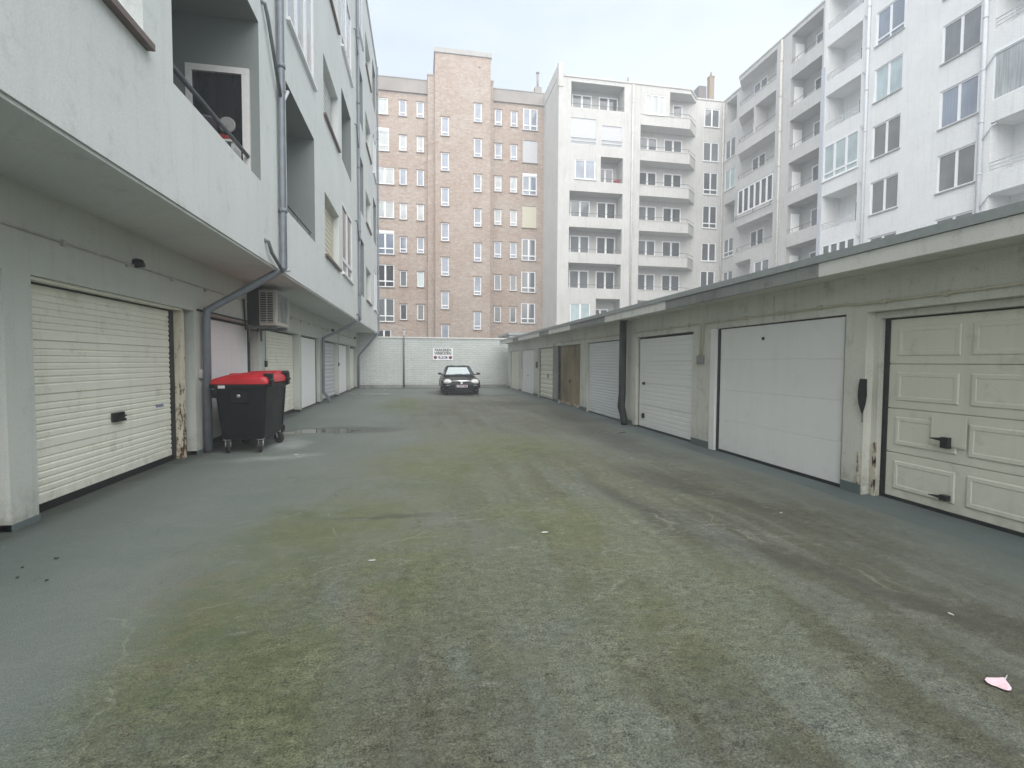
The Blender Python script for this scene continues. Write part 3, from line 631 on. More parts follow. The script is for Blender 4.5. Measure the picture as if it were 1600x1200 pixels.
# ================================================================== WHEELED BINS
def make_bin(cx, cy, label):
    T = thing('wheeled_bin', (cx, cy, 0), label, 'bin', 'large wheeled bins by the left garages')
    def rr(hx, hy, z, r=.06, n=4):
        out = []
        for sx, sy, a0 in ((1, 1, 0), (-1, 1, 90), (-1, -1, 180), (1, -1, 270)):
            for i in range(n+1):
                t = math.radians(a0+90*i/n); out.append((cx+sx*(hx-r)+r*math.cos(t), cy+sy*(hy-r)+r*math.sin(t), z))
        return out
    q = MB(); q.loft([rr(.20, .42, .20), rr(.30, .54, .22), rr(.325, .56, .30), rr(.385, .635, 1.04), rr(.385, .635, 1.05)], smooth=False)
    bd = q.build('body', M['binbody'], T, bevel=.008)
    q = MB(); q.loft([rr(.41, .66, 1.05, .07), rr(.415, .665, 1.06, .07), rr(.415, .665, 1.12, .07), rr(.40, .65, 1.135, .07)], smooth=False); q.build('rim', M['binbody'], T)
    for s in (-1, 1):
        for y in ((-.42, -.14, .14, .42) if s < 0 else (.50,)):
            q = MB(); q.hexa([(cx+s*.30, cy+y-.02, .34), (cx+s*.345, cy+y-.02, .34), (cx+s*.345, cy+y+.02, .34), (cx+s*.30, cy+y+.02, .34), (cx+s*.36, cy+y-.02, 1.0), (cx+s*.398, cy+y-.02, 1.0), (cx+s*.398, cy+y+.02, 1.0), (cx+s*.36, cy+y+.02, 1.0)]); q.build('side_rib', M['binbody'], bd)
    q = MB(); q.box(cx-.13, cx+.13, cy-.648, cy-.60, .82, 1.0); q.build('lock_boss', M['binbody'], bd, bevel=.006)
    q = MB(); q.box(cx-.41, cx-.34, cy-.645, cy-.5, .90, 1.04)
    q.build('moulded_rib', M['binbody'], bd, bevel=.006)
    q = MB(); q.lathe((cx-.02, cy-.66, .93), [(.0, -.006), (.028, -.004), (.03, .01), (.03, .02)], 12, 'y'); q.build('lock', M['steel'], bd)
    q = MB(); q.box(cx-.31, cx-.21, cy-.668, cy-.6655, 1.055, 1.10); q.build('sticker', M['plate'], T)
    # lid: arched across the short side, falling away at both ends
    prof = [(-.42, 0.), (-.42, .05), (-.39, .085), (-.26, .125), (-.04, .145), (.16, .15), (.30, .14), (.385, .115), (.42, .05), (.425, 0.)]
    q = MB(); rings = []
    for y, k in ((-.665, .0), (-.664, .45), (-.645, .72), (-.45, .95), (-.15, 1.), (.15, 1.), (.45, .95), (.645, .72), (.664, .45), (.665, .0)):
        rings.append([(cx+x*(.97 if k < .3 else 1), cy+y, 1.14+z*max(k, .02)) for x, z in prof])
    q.loft(rings, closed=False, smooth=True)
    n = len(prof)
    q.loft([[(cx+x*1.0, cy+y, 1.125) for x, z in prof] for y in (-.665, .665)], closed=False, smooth=False)
    for y in (-.67, .67): q.poly([(cx+prof[0][0], cy+y, 1.12), (cx+prof[-1][0], cy+y, 1.12), (cx+prof[-1][0], cy+y, 1.145), (cx+prof[0][0], cy+y, 1.145)])
    lid = q.build('lid', M['binlid'], T)
    q = MB()
    for y in (-.30, .30): q.hexa([(cx-.30, cy+y-.09, 1.22), (cx+.34, cy+y-.11, 1.24), (cx+.34, cy+y+.11, 1.24), (cx-.30, cy+y+.09, 1.22), (cx-.24, cy+y-.07, 1.285), (cx+.33, cy+y-.08, 1.30), (cx+.33, cy+y+.08, 1.30), (cx-.24, cy+y+.07, 1.285)])
    q.build('stiffening_ridge', M['binlid'], lid, bevel=.02)
    for y in (-.52, .50):
        q = MB(); q.box(cx+.33, cx+.46, cy+y-.06, cy+y+.06, 1.07, 1.29); q.tube([(cx+.445, cy+y-.09, 1.17), (cx+.445, cy+y+.09, 1.17)], .03, 8); q.build('hinge', M['binbody'], T, bevel=.02)
    for s in (-1, 1):
        q = MB(); q.tube([(cx-.41, cy+s*.5, 1.10), (cx-.465, cy+s*.5, 1.11)], .032, 10); q.build('lifting_pin', M['black'], T)
    q = MB(); q.box(cx-.455, cx-.41, cy-.62, cy-.45, 1.05, 1.13); q.build('side_handle', M['binbody'], T, bevel=.01)
    for sx, sy, ang in ((-1, -1, 25), (1, -1, 8), (-1, 1, -20), (1, 1, 62)):
        x, y = cx+sx*.25, cy+sy*.47; t = math.radians(ang); dx, dy = math.sin(t), -math.cos(t)      # trailing direction
        ex, ey = x+dx*.04, y+dy*.04
        cst = MB(); cst.box(x-.05, x+.05, y-.05, y+.05, .205, .222)
        ax = Vector((math.cos(t), math.sin(t), 0))
        for s in (-1, 1):
            b0 = Vector((x, y, .21))+ax*s*.032; b1 = Vector((ex, ey, .10))+ax*s*.036
            cst.tube([b0, b0.lerp(b1, .4)+Vector((0, 0, -.005)), b1], .012, 6)
        co = cst.build('castor', M['steel'], T)
        wl = MB(); c = Vector((ex, ey, .10))
        rings = []
        for h, r in ((-.024, .05), (-.022, .09), (-.014, .1), (.014, .1), (.022, .09), (.024, .05)):
            rings.append([c+ax*h+(Vector((dx, dy, 0))*math.cos(a_)+Vector((0, 0, 1))*math.sin(a_))*r for a_ in [2*math.pi*j/20 for j in range(20)]])
        wl.loft(rings); wl.build('wheel', M['rubber'], co)
    return T
make_bin(-2.84, 9.22, 'front black bin with bright red lid, nearest the camera, beside the grey downpipe')
b2 = make_bin(-3.06, 10.56, 'rear black bin with red lid, mostly hidden behind the front bin'); b2.rotation_euler = (0, 0, math.radians(14))

# ================================================================== BACK WALL
YB = 28.8
BWt = thing('boundary_wall', (.5, YB, 0), 'white painted brick wall closing the end of the yard behind the parked car', 'wall')
q = MB(); q.box(XL, 6.5, YB, YB+.24, 0, 2.80); q.box(-5.0, XL, YB, YB+.24, 0, 3.05); q.build('brickwork', M['whitewall'], BWt)
q = MB(); q.box(XL+.02, 6.5, YB-.05, YB+.29, 2.802, 2.87); q.build('coping', M['pvcdull'], BWt)
q = MB(); q.box(-3.4, 4.9, YB-.015, YB-.001, 0, .17); q.build('damp_course', M['concrete'], BWt)
q = MB(); q.tube([(-.95, YB-.06, .02), (-.95, YB-.06, 2.72), ], .045, 10); q.build('drain_pipe', M['pipegrey'], BWt)
q = MB(); q.tube([(-.95, YB-.06, 2.725), (-.95, YB-.06, 3.28)], .05, 10); q.tube([(-.95, YB-.06, 3.281), (-.95, YB-.06, 3.34)], .085, 10); q.build('vent_cap', M['pipewhite'], BWt)

# sign
def text_mesh(body, size, loc, mat, parent, name, width=None):
    cu = bpy.data.curves.new(name, 'FONT'); cu.body = body; cu.size = size; cu.align_x = 'CENTER'; cu.align_y = 'CENTER'; cu.extrude = .002; cu.offset = size*.03
    to = bpy.data.objects.new('tmp', cu); COL.objects.link(to); bpy.context.view_layer.update()
    me = bpy.data.meshes.new_from_object(to.evaluated_get(bpy.context.evaluated_depsgraph_get()))
    bpy.data.objects.remove(to)
    xs = [v.co.x for v in me.vertices]; sx = width/(max(xs)-min(xs)) if width else 1
    o = ORG[parent.name]
    for v in me.vertices: x, y, z = v.co; v.co = (loc[0]+x*sx-o.x, loc[1]-z-o.y, loc[2]+y-o.z)
    me.materials.clear(); me.materials.append(mat); ob = bpy.data.objects.new(name, me); COL.objects.link(ob); ob.parent = parent; ORG[ob.name] = o
    return ob
SX0, SX1, SZ0, SZ1 = .66, 1.79, 1.56, 2.26; SXC = (SX0+SX1)/2
SG = thing('no_parking_sign', (SXC, YB, SZ0), 'white sign reading PARKEREN VERBODEN on the white wall above the car', 'sign')
q = MB(); q.box(SX0, SX1, YB-.03, YB-.002, SZ0, SZ1); q.build('board', M['signwhite'], SG)
text_mesh('PARKEREN', .215, (SXC, YB-.034, 2.14), M['signblack'], SG, 'lettering', .92)
text_mesh('VERBODEN', .215, (SXC, YB-.034, 1.955), M['signblack'], SG, 'lettering', .96)
for x in (SX0+.14, SX1-.14):
    q = MB(); q.lathe((x, YB-.040, 1.73), [(.0, 0), (.093, 0), (.093, .009)], 24, 'y', 0); rd = q.build('round_symbol', M['signred'], SG)
    q = MB(); q.lathe((x, YB-.044, 1.73), [(.0, 0), (.066, 0), (.066, .0035)], 24, 'y'); q.build('symbol_disc', M['signblue'], rd)
    q = MB(); q.hexa([(x-.05, YB-.048, 1.775), (x-.038, YB-.048, 1.787), (x-.038, YB-.045, 1.787), (x-.05, YB-.045, 1.775), (x+.038, YB-.048, 1.673), (x+.05, YB-.048, 1.685), (x+.05, YB-.045, 1.685), (x+.038, YB-.045, 1.673)]); q.build('symbol_bar', M['signred'], rd)
q = MB(); q.box(SXC-.25, SXC+.25, YB-.038, YB-.031, 1.665, 1.79); tp = q.build('tow_truck_panel', M['signblue'], SG)
q = MB(); q.box(SXC-.19, SXC-.02, YB-.042, YB-.039, 1.715, 1.755); q.box(SXC-.15, SXC-.06, YB-.042, YB-.039, 1.756, 1.775)
q.hexa([(SXC+.02, YB-.042, 1.70), (SXC+.20, YB-.042, 1.70), (SXC+.20, YB-.039, 1.70), (SXC+.02, YB-.039, 1.70), (SXC+.0, YB-.042, 1.775), (SXC+.10, YB-.042, 1.755), (SXC+.10, YB-.039, 1.755), (SXC, YB-.039, 1.775)])
for x in (-.15, -.06, .07, .16): q.lathe((SXC+x, YB-.042, 1.703), [(.0, 0), (.014, 0), (.014, .003)], 10, 'y')
q.build('tow_truck_pictogram', M['signwhite'], tp)

# ================================================================== CAR
def make_car(cx, y0):
    T = thing('parked_car', (cx, y0+1.9, 0), 'very dark green two-seater with silver sun shade in its windscreen, parked against the white wall', 'car')
    hp = [(0, 0), (.55, 0), (.86, .02), (.97, .16), (1, .38), (1, .60), (.965, .80), (.86, .93), (.60, .99), (.3, 1.01), (0, 1.015)]
    st = [(.02, .50, .27, .50), (.05, .66, .22, .56), (.14, .78, .19, .615), (.32, .835, .17, .66), (.6, .86, .17, .72), (.95, .865, .17, .78), (1.3, .865, .17, .845), (1.7, .865, .17, .87), (2.5, .865, .17, .88), (3.1, .865, .18, .90), (3.6, .84, .2, .90), (3.85, .76, .25, .86), (3.93, .6, .32, .74)]
    rings = []
    for y, hw, zb, zt_ in st:
        h = [(fx*hw, zb+fz*(zt_-zb)) for fx, fz in hp]
        rings.append([(cx+x, y0+y, z) for x, z in h] + [(cx-x, y0+y, z) for x, z in reversed(h[1:-1])])
    q = MB(); q.loft(rings); q.build('body', M['carpaint'], T, sub=2)
    # bonnet shut line and power bulges
    for s in (-1, 1): q = MB(); q.tube([(cx+s*.40, y0+.33, .675), (cx+s*.50, y0+.7, .765), (cx+s*.58, y0+1.2, .835)], .007, 6); q.build('bonnet_seam', M['black'], T)
    # cabin
    gb = [(.70, 1.22), (.74, 1.9), (.74, 2.6), (.66, 3.2)]
    rf = [(.50, 1.88), (.53, 2.2), (.53, 2.5), (.46, 2.78)]
    zr = [1.235, 1.285, 1.285, 1.25]; zb = .845
    q = MB()
    B = [(cx+s*gb[i][0], y0+gb[i][1], zb) for s, i in ((-1, 0), (-1, 1), (-1, 2), (-1, 3), (1, 3), (1, 2), (1, 1), (1, 0))]
    R = [(cx+s*rf[i][0], y0+rf[i][1], zr[i]) for s, i in ((-1, 0), (-1, 1), (-1, 2), (-1, 3), (1, 3), (1, 2), (1, 1), (1, 0))]
    rings = []
    for t, bul in ((0, 0), (.5, .03), (.9, .02), (1., 0)):
        rings.append([(a_[0]+(b_[0]-a_[0])*t+(bul if a_[0] > cx else -bul), a_[1]+(b_[1]-a_[1])*t, a_[2]+(b_[2]-a_[2])*t) for a_, b_ in zip(B, R)])
    rings.append([(cx+(r[0]-cx)*.6, y0+2.35+(r[1]-y0-2.35)*.6, r[2]+.025) for r in R])
    q.loft(rings, smooth=True); q.build('hardtop', M['cartop'], T, bevel=.01)
    def lerp(a_, b_, t): return tuple(a_[i]+(b_[i]-a_[i])*t for i in range(3))
    wsB0, wsB1, wsR0, wsR1 = B[0], B[7], R[0], R[7]
    nrm = Vector((0, -.46, .89)).normalized()
    def ws(u, t, off):
        a_ = lerp(wsB0, wsB1, u); b_ = lerp(wsR0, wsR1, u); p = Vector(lerp(a_, b_, t)); p += Vector((0, -1, .0))*(.05*math.sin(math.pi*u)) + nrm*off; return p
    def sheet(u0, u1, t0, t1, off, n=10):
        q = MB(); q.loft([[ws(u0+(u1-u0)*i/n, t0, off) for i in range(n+1)], [ws(u0+(u1-u0)*i/n, (t0+t1)/2, off) for i in range(n+1)], [ws(u0+(u1-u0)*i/n, t1, off) for i in range(n+1)]], closed=False); return q
    wsn = sheet(.0, 1., -.0, 1.0, .012).build('windscreen', M['gl_room'], T)
    sheet(.03, .87, .10, .93, .018).build('sun_shade', M['shade'], wsn)
    for x, s in ((-.33, 1), (.2, 1)):
        q = MB(); q.tube([ws(.5+x*.6, .05, .03), ws(.5+x*.6+.16, .13, .03), ws(.5+x*.6+.3, .08, .03)], .008, 5); q.build('wiper', M['black'], T)
    for s in (-1, 1):
        q = MB(); i0, i1, i2 = (0, 1, 2) if s < 0 else (7, 6, 5)
        off = Vector((s*.035, 0, .01))
        q.poly([Vector(lerp(B[i0], R[i0], .08))+off+Vector((0, .12, 0)), Vector(lerp(B[i2], R[i2], .08))+off, Vector(lerp(B[i2], R[i2], .85))+off, Vector(lerp(B[i0], R[i0], .85))+off+Vector((0, .1, 0))]); q.build('side_window', M['gl_room'], T)
        # mirror
        q = MB(); x = cx+s*.93; q.lathe((x, y0+1.5, .93), [(.0, -.06), (.05, -.05), (.075, 0), (.07, .05), (.0, .055)], 14, 'y'); 
        q.v = [(cx+s*.90+(vx-x)*1.25, vy, .93+(vz-.93)*.75) for vx, vy, vz in q.v]
        q.tube([(cx+s*.72, y0+1.52, .87), (cx+s*.88, y0+1.52, .915)], .02, 8); q.build('wing_mirror', M['black'], T)
        # headlight
        hx, hz = cx+s*.60, .59
        q = MB(); rings = []
        for rr_, dy in ((.001, -.075), (.08, -.062), (.135, -.03), (.165, .02), (.17, .10)):
            rings.append([(hx+math.cos(t)*rr_*1.10, y0+.13+dy+abs(math.cos(t)*rr_)*.35*(1 if s*math.cos(t) > 0 else -.2)+max(0, math.sin(t))*rr_*1.2, hz+math.sin(t)*rr_*.78) for t in [2*math.pi*j/20 for j in range(20)]])
        q.loft(rings); hl = q.build('headlight', M['lamp'], T)
        q = MB(); q.lathe((hx-s*.015, y0+.055, hz), [(.0, 0), (.04, .01), (.045, .02)], 14, 'y'); q.build('bulb_housing', M['chrome'], hl)
        q = MB(); q.box(hx-.085, hx+.085, y0+.02, y0+.08, .432, .465); q.build('indicator', M['acgrey'], T, bevel=.01)
        for yy in (.72, 3.12):
            q = MB(); q.lathe((cx+s*.70, y0+yy, .30), [(.18, -s*.09), (.28, -s*.10), (.30, -s*.08), (.30, s*.09), (.28, s*.11), (.19, s*.105)], 28, 'x'); wh = q.build('wheel', M['rubber'], T)
            q = MB(); q.lathe((cx+s*.805, y0+yy, .30), [(.0, s*.008), (.05, s*.01), (.18, -s*.005), (.19, -s*.01)], 20, 'x'); q.build('rim', M['steel'], wh)
            q = MB(); ring = [(cx+s*.846, y0+yy+.335*math.cos(t), .30+.335*math.sin(t)) for t in [math.pi*j/16 for j in range(17)]]; q.tube(ring, .022, 6); q.build('wheel_arch', M['carpaint'], T)
    # grille with chrome surround
    q = MB(); ring = []
    def gp(x, z): return (cx+x, y0+.045+.11*(x/.42)**2, z)
    top = [gp(-.42+.84*i/10, .585+.012*math.sin(math.pi*i/10)) for i in range(11)]; bot = [gp(.36-.72*i/10, .505) for i in range(11)]
    q.tube([Vector(p)+Vector((0, .01, .03)) for p in top], .048, 8); q.tube(bot, .016, 8)
    q.tube([top[0], bot[-1]], .016, 8); q.tube([top[-1], bot[0]], .016, 8)
    gr = q.build('grille', M['chrome'], T)
    q = MB(); n = 10; q.loft([[gp(-.38+.76*i/n, .512) for i in range(n+1)], [gp(-.40+.80*i/n, .578) for i in range(n+1)]], closed=False)
    q.build('grille_opening', M['acdark'], gr)
    q = MB(); q.lathe((cx, y0-.005, .545), [(.0, 0), (.045, .003), (.05, .02), (.05, .04)], 8, 'y', smooth=False); q.build('bonnet_badge', M['signwhite'], gr)
    q = MB(); q.box(cx-.26, cx+.26, y0-.02, y0-.004, .36, .465); npl = q.build('number_plate', M['plate'], T)
    q = MB(); q.box(cx-.255, cx-.215, y0-.024, y0-.0205, .365, .46); q.build('plate_band', M['signblue'], npl)
    text_mesh('1·WFY·088', .085, (cx+.02, y0-.0235, .412), M['platered'], npl, 'plate_text', .40)
    q = MB(); q.loft([[(cx-.62+1.24*i/10, y0+.0+.14*((i-5)/5)**2, .30) for i in range(11)], [(cx-.62+1.24*i/10, y0-.015+.14*((i-5)/5)**2, .27) for i in range(11)], [(cx-.6+1.2*i/10, y0+.02+.14*((i-5)/5)**2, .16) for i in range(11)]], closed=False)
    q.build('front_spoiler', M['cartop'], T)
    q = MB(); q.loft([[(cx-.40+.8*i/8, y0+.012+.06*((i-4)/4)**2, z) for i in range(9)] for z in (.20, .265)], closed=False); q.build('air_intake', M['acdark'], T)
make_car(1.76, 22.05)

# ================================================================== RIGHT GARAGE ROW
XR = 4.9; pr = plane_x(XR, 1)
GB = thing('garage_row', (XR, 11, 0), 'low flat-roofed row of cream garages along the right side of the yard', 'garages')
RO = [(24.95, 27.35), (21.55, 24.3), (18.25, 20.7), (15.0, 17.5), (11.75, 14.35), (8.42, 10.98), (5.08, 7.83), (1.6, 4.80), (-2.0, 1.2)]
ZR = 2.075; YG = 28.25
mb = MB(); facade(mb, pr, -8, YG, 0, 2.62, [(a_, b_, 0, ZR, .26) for a_, b_ in RO])
mb.poly([(XR, YG, 0), (10.5, YG, 0), (10.5, YG, 2.62), (XR, YG, 2.62)]); mb.poly([(10.5, YG, 0), (10.5, -8, 0), (10.5, -8, 2.62), (10.5, YG, 2.62)])
# vertical panel joints above the doors
mb.build('wall', M['cream'], GB)
q = MB()
for y in (26.0, 22.9, 19.5, 16.2, 12.9, 9.6, 6.3, 3.0): q.pbox(pr, y, y+.02, -.006, -.001, 2.10, 2.45)
q.build('panel_joint', M['shutbeige'], GB)
q = MB(); q.box(4.47, 10.5, -8, YG, 2.50, 2.66); q.build('roof_slab', M['cream'], GB)
fb = [(3.2-11.2, 5.0, 0), (5.0, 8.6, 1), (8.6, 11.7, 0), (11.7, 14.6, 1), (14.6, 17.2, 0), (17.2, 18.6, 1), (18.6, 22.8, 0), (22.8, 24.2, 1), (24.2, YG+.02, 0)]
q = MB()
for a_, b_, mi in fb: q.box(4.43, 4.469, a_+.006, b_-.006, 2.475, 2.63, mi)
q.build('fascia', [M['fasciapaint'], M['concrete']], GB, bevel=.003)
q = MB(); q.box(4.415, 4.62, -8, YG+.03, 2.635, 2.72); q.poly([(4.62, -8, 2.70), (10.5, -8, 2.70), (10.5, YG, 2.70), (4.62, YG, 2.70)]); q.build('roof_edge_trim', M['capmetal'], GB)
# pillar feet
q = MB()
for a_, b_ in zip([27.35, 24.3, 20.7, 17.5, 14.35, 10.98, 7.83, 4.80], [YG, 24.95, 21.55, 18.25, 15.0, 11.75, 8.42, 5.08]): q = MB(); q.pbox(pr, a_+.005, b_-.005, -.014, .2, 0, .13); q.build('plinth', M['plinth'], GB)
q = MB(); q.pbox(pr, -8, YG-.1, .36, .40, 0, 2.45); q.build('inner_wall', M['plinth'], GB)
zt = ZR-.02
garage_door(GB, pr, *RO[0], .05, zt, .06, ribs('rib', .05, zt, 4, 4), 'doorgrey')
d = garage_door(GB, pr, *RO[1], .05, zt, .05, ribs('x', .05, zt, 1), 'doorwhite'); handle(d, pr, 22.95, .85, .05, .05, .02, .03)
d = garage_door(GB, pr, *RO[2], .05, zt, .08, slats(.05, zt, 11, .02), 'doorgrey', None, gap=[(RO[2][1]-.06, RO[2][1], .02, zt)]); handle(d, pr, 19.3, .95, .08, .03, .09, .03)
d = MB(); 
for i in range(7):
    a_ = 15.02+i*.352; d.pbox(pr, a_, a_+.345, .07+.006*(i % 2), .12, .05, zt)
dd = d.build('garage_door', M['doorwood'], GB); dd['label'] = 'weathered brown plywood garage door with rust along its bottom'
handle(dd, pr, 16.3, .86, .07, .04, .05, .04)
q = MB(); q.pbox(pr, 15.02, 17.48, .055, .068, .03, .12); q.build('rusty_bottom_rail', M['rustwhite'], dd)
q = MB(); q.pbox(pr, 17.5, 18.2, -.03, .1, 0.131, ZR+.02); q.build('door_post', M['concrete'], dd)
garage_door(GB, pr, 11.78, 14.33, .04, zt, .05, slats(.04, zt, 26, .010), 'doorblue', 'cool white finely slatted roller garage door')
dR6 = garage_door(GB, pr, 8.44, 10.8, .06, zt-.03, .05, ribs('rib', .06, zt-.03, 4, 5, .004), 'doorwhite')
handle(dR6, pr, 10.55, 1.03, .05, .07, .03, .02); handle(dR6, pr, 10.55, .30, .05, .06, .055, .03)
q = MB(); q.pbox(pr, 10.82, 11.0, -.02, .05, 0.05, ZR); q.build('door_post', M['cream'], dR6)
dR7 = garage_door(GB, pr, 5.10, 7.62, .06, zt, .03, ribs('flat', .06, zt), 'doorwhite', 'smooth white sectional garage door', gap=[(7.62, 7.67, .02, zt), (5.1, 7.65, zt+.001, ZR-.003)])
q = MB(); q.lathe((XR+.022, 6.55, 1.86), [(.0, -.012), (.022, -.01), (.024, .008)], 10, 'x'); q.build('spy_hole', M['black'], dR7)
q = MB(); q.pbox(pr, 7.68, 7.83, -.02, .04, 0.02, ZR); q.build('door_frame', M['doorwhite'], dR7)
# panelled door nearest the camera
wD = .17; u0, u1 = 1.62, 4.66; zb_, ztp = .06, 1.98; sh_ = (ztp-zb_)/4
q = MB(); prof_panel(q, pr, u0, u1, ribs('x', zb_, ztp, 4), wD)
for i in range(4):
    for j in range(4):
        a_ = u0+.07+j*(u1-u0-.06)/4; b_ = a_+(u1-u0-.06)/4-.10; za, zb2 = zb_+i*sh_+.085, zb_+(i+1)*sh_-.085
        for (e, wa, f, wb_) in ((0, 0, .012, .009), (.012, .009, .045, .009), (.045, .009, .053, .004)):   # moulded frame
            A = [(a_+e, za+e), (b_-e, za+e), (b_-e, zb2-e), (a_+e, zb2-e)]; Bq = [(a_+f, za+f), (b_-f, za+f), (b_-f, zb2-f), (a_+f, zb2-f)]
            for k in range(4):
                l = (k+1) % 4; q.poly([pr(A[k][0], wD-.003-wa, A[k][1]), pr(A[l][0], wD-.003-wa, A[l][1]), pr(Bq[l][0], wD-.003-wb_, Bq[l][1]), pr(Bq[k][0], wD-.003-wb_, Bq[k][1])])
        q.poly([pr(x_, wD-.003-wb_, z_) for x_, z_ in Bq])
dR8 = q.build('garage_door', M['doorgrey'], GB); dR8['label'] = 'ivory garage door with moulded panels and a patched lock plate'
q = MB(); q.pbox(pr, 4.66, 4.72, wD-.01, wD+.05, .02, 2.0); q.pbox(pr, 1.62, 4.66, wD-.01, wD+.04, .015, .055); q.build('jamb_gasket', M['blackpipe'], dR8)
c = P(1478, 695, X=XR+wD); patch = MB(); patch.pbox(pr, c.y-.20, c.y+.13, wD-.026, wD-.020, .70, 1.0); patch.build('lock_plate', M['doorgrey'], dR8)
for px, py, L in ((1480, 689, .1), (1478, 779, .05)):
    c = P(px, py, X=XR+wD-.03); q = MB(); q.pbox(pr, c.y-.035, c.y+.035, wD-.075, wD-.02, c.z-L+.03, c.z+.035); q.tube([pr(c.y+.03, wD-.07, c.z+.012), pr(c.y+.13, wD-.085, c.z+.014)], [.018, .004], 8); q.build('handle', M['black'], dR8, bevel=.006)
q = MB(); q.pbox(pr, 4.725, 4.83, .10, .24, 0, ZR-.01); q.pbox(pr, 1.62, 4.725, .10, .24, 2.0, ZR-.005); q.build('door_frame', M['cream'], dR8)
q = MB(); q.pbox(pr, 4.715, 4.755, .085, .098, 0, .62); q.pbox(pr, 4.83, 4.86, -.008, -.002, 0, .5); q.build('rusty_edge', M['rustwhite'], dR8)
# conduits
def conduit(pts, nm='cable_conduit', br=.62):
    q = MB(); q.tube(pts, .014, 6)
    for a_, b_ in zip(pts, pts[1:]):
        a_, b_ = Vector(a_), Vector(b_); n = int((b_-a_).length/br)
        for i in range(n): c = a_.lerp(b_, (i+.5)/n); q.box(c.x-.02, c.x+.03, c.y-.02, c.y+.02, c.z-.025, c.z+.028)
    return q.build(nm, M['shutbeige'], GB)
conduit([pr(-8, -.02, 2.17), pr(4.9, -.02, 2.17), pr(5.1, -.02, 2.19), pr(8.0, -.02, 2.19), pr(8.05, -.02, 2.15), pr(8.08, -.02, 1.62)])
conduit([pr(8.16, -.02, 1.6), pr(8.16, -.02, 2.17), pr(8.25, -.02, 2.19), pr(10.9, -.02, 2.19)])
conduit([pr(11.8, -.02, 2.19), pr(18.0, -.02, 2.20), pr(18.12, -.02, 2.1), pr(18.12, -.02, 1.6)])
q = MB(); q.pbox(pr, 8.03, 8.20, -.06, -.003, 1.48, 1.63); q.build('switch_box', M['concrete'], GB, bevel=.008)
q = MB(); q.pbox(pr, 20.8, 20.95, -.06, -.003, 1.25, 1.5); q.build('switch_box', M['black'], GB, bevel=.008)
q = MB(); q.pbox(pr, 10.86, 11.0, -.012, -.022, 1.55, 1.6); 
q = MB(); q.tube([(4.74, 11.28, 2.49), (4.74, 11.28, .75), (4.72, 11.28, .45), (4.78, 11.22, .12), (4.78, 11.2, .0)], [.085, .085, .09, .08, .075], 12); q.build('downpipe', M['blackpipe'], GB)
# white flaking door stop lines on pillar 7/8 and the dark flap
fl = MB(); ct = P(1348, 592, X=XR-.012); cb = P(1347, 646, X=XR-.012); hgt = ct.z-cb.z; yc = ct.y-.02
out = [(-.045, 0), (-.05, -.08), (-.058, -.2), (-.045, -.3), (-.02, -.38), (-.004, -.42), (.004, -.42), (.02, -.38), (.05, -.3), (.062, -.2), (.055, -.08), (.04, .0)]
k = hgt/.42
pts0 = [(XR-.03, yc+a_, ct.z+b_*k) for a_, b_ in out]; pts1 = [(XR-.018-.01*math.sin(-b_*7), yc+a_, ct.z+b_*k) for a_, b_ in out]
fl.loft([pts0, pts1], smooth=False); fl.tube([(XR-.024, yc, ct.z-hgt), (XR-.02, yc, ct.z-hgt-.1)], .005, 6)
tag(fl.build('rubber_flap', M['blackpipe'], base=(XR, yc, cb.z)), 'black pointed rubber flap hanging on the pillar left of the panelled garage door', 'flap')

# ================================================================== BRICK BUILDING
YK = 43.8
KB = thing('brick_building', (3, YK, 0), 'buff and pink brick apartment block with stair tower beyond the end wall', 'building')
pk = plane_y(YK, 1); pt_ = plane_y(YK-.8, 1)
def rows(tops, bots, x0, x1, **k): return [(x0, x1, b, t, k) for t, b in zip(tops, bots)]
W1 = rows([23.33, 20.48, 17.69, 14.82, 12.03, 9.17, 6.36], [22.03, 19.18, 16.37, 13.48, 10.71, 7.85, 5.03], -1.75, -1.17)
W2 = rows([23.34, 20.48, 17.69, 14.82, 12.03, 9.17, 6.36], [22.04, 19.17, 16.38, 13.48, 10.71, 7.85, 5.03], -.31, .26)
W3 = rows([23.34, 20.46, 17.67, 14.79, 12.0, 9.14, 6.36], [21.98, 19.12, 16.34, 13.46, 10.63, 7.78, 4.99], 6.34, 6.95)
W4 = rows([23.32, 20.47, 17.68, 14.79, 12.0, 9.14, 6.36], [21.98, 19.12, 16.33, 13.44, 10.64, 7.78, 4.98], 7.74, 8.33)
L0 = [(-3.6, -2.68, 22.03, 23.4, 1), (-3.7, -2.6, 19.04, 20.96, 1), (-3.7, -2.2, 16.32, 17.72, 2), (-3.7, -2.22, 13.54, 14.94, 2), (-3.7, -2.21, 10.5, 12.5, 2), (-3.7, -2.22, 7.76, 9.66, 2), (-3.7, -2.23, 4.83, 6.82, 2), (-3.7, -2.5, 3.0, 4.17, 2)]
R3 = [(8.84, 10.13, 21.8, 23.67, 'w'), (8.82, 10.13, 18.99, 20.93, 's'), (8.81, 10.11, 16.2, 18.08, 'w'), (8.80, 10.09, 13.34, 15.27, 's'), (8.78, 10.06, 10.47, 12.38, 'w'), (8.76, 10.05, 7.66, 9.51, 'w'), (8.75, 10.04, 4.93, 6.72, 'w')]
D = .13
hl = [(x0, x1, b, t, D, True) for x0, x1, b, t, *_ in W1+W2+W3+W4+L0+R3]
mb = MB(); facade(mb, pk, -16, 10.75, 0, 24.0, hl)
mb.poly([(-16, YK, 24), (10.75, YK, 24), (10.75, YK+9, 24), (-16, YK+9, 24)])
ps_ = plane_y(YK-.4, 1)
q7 = .982
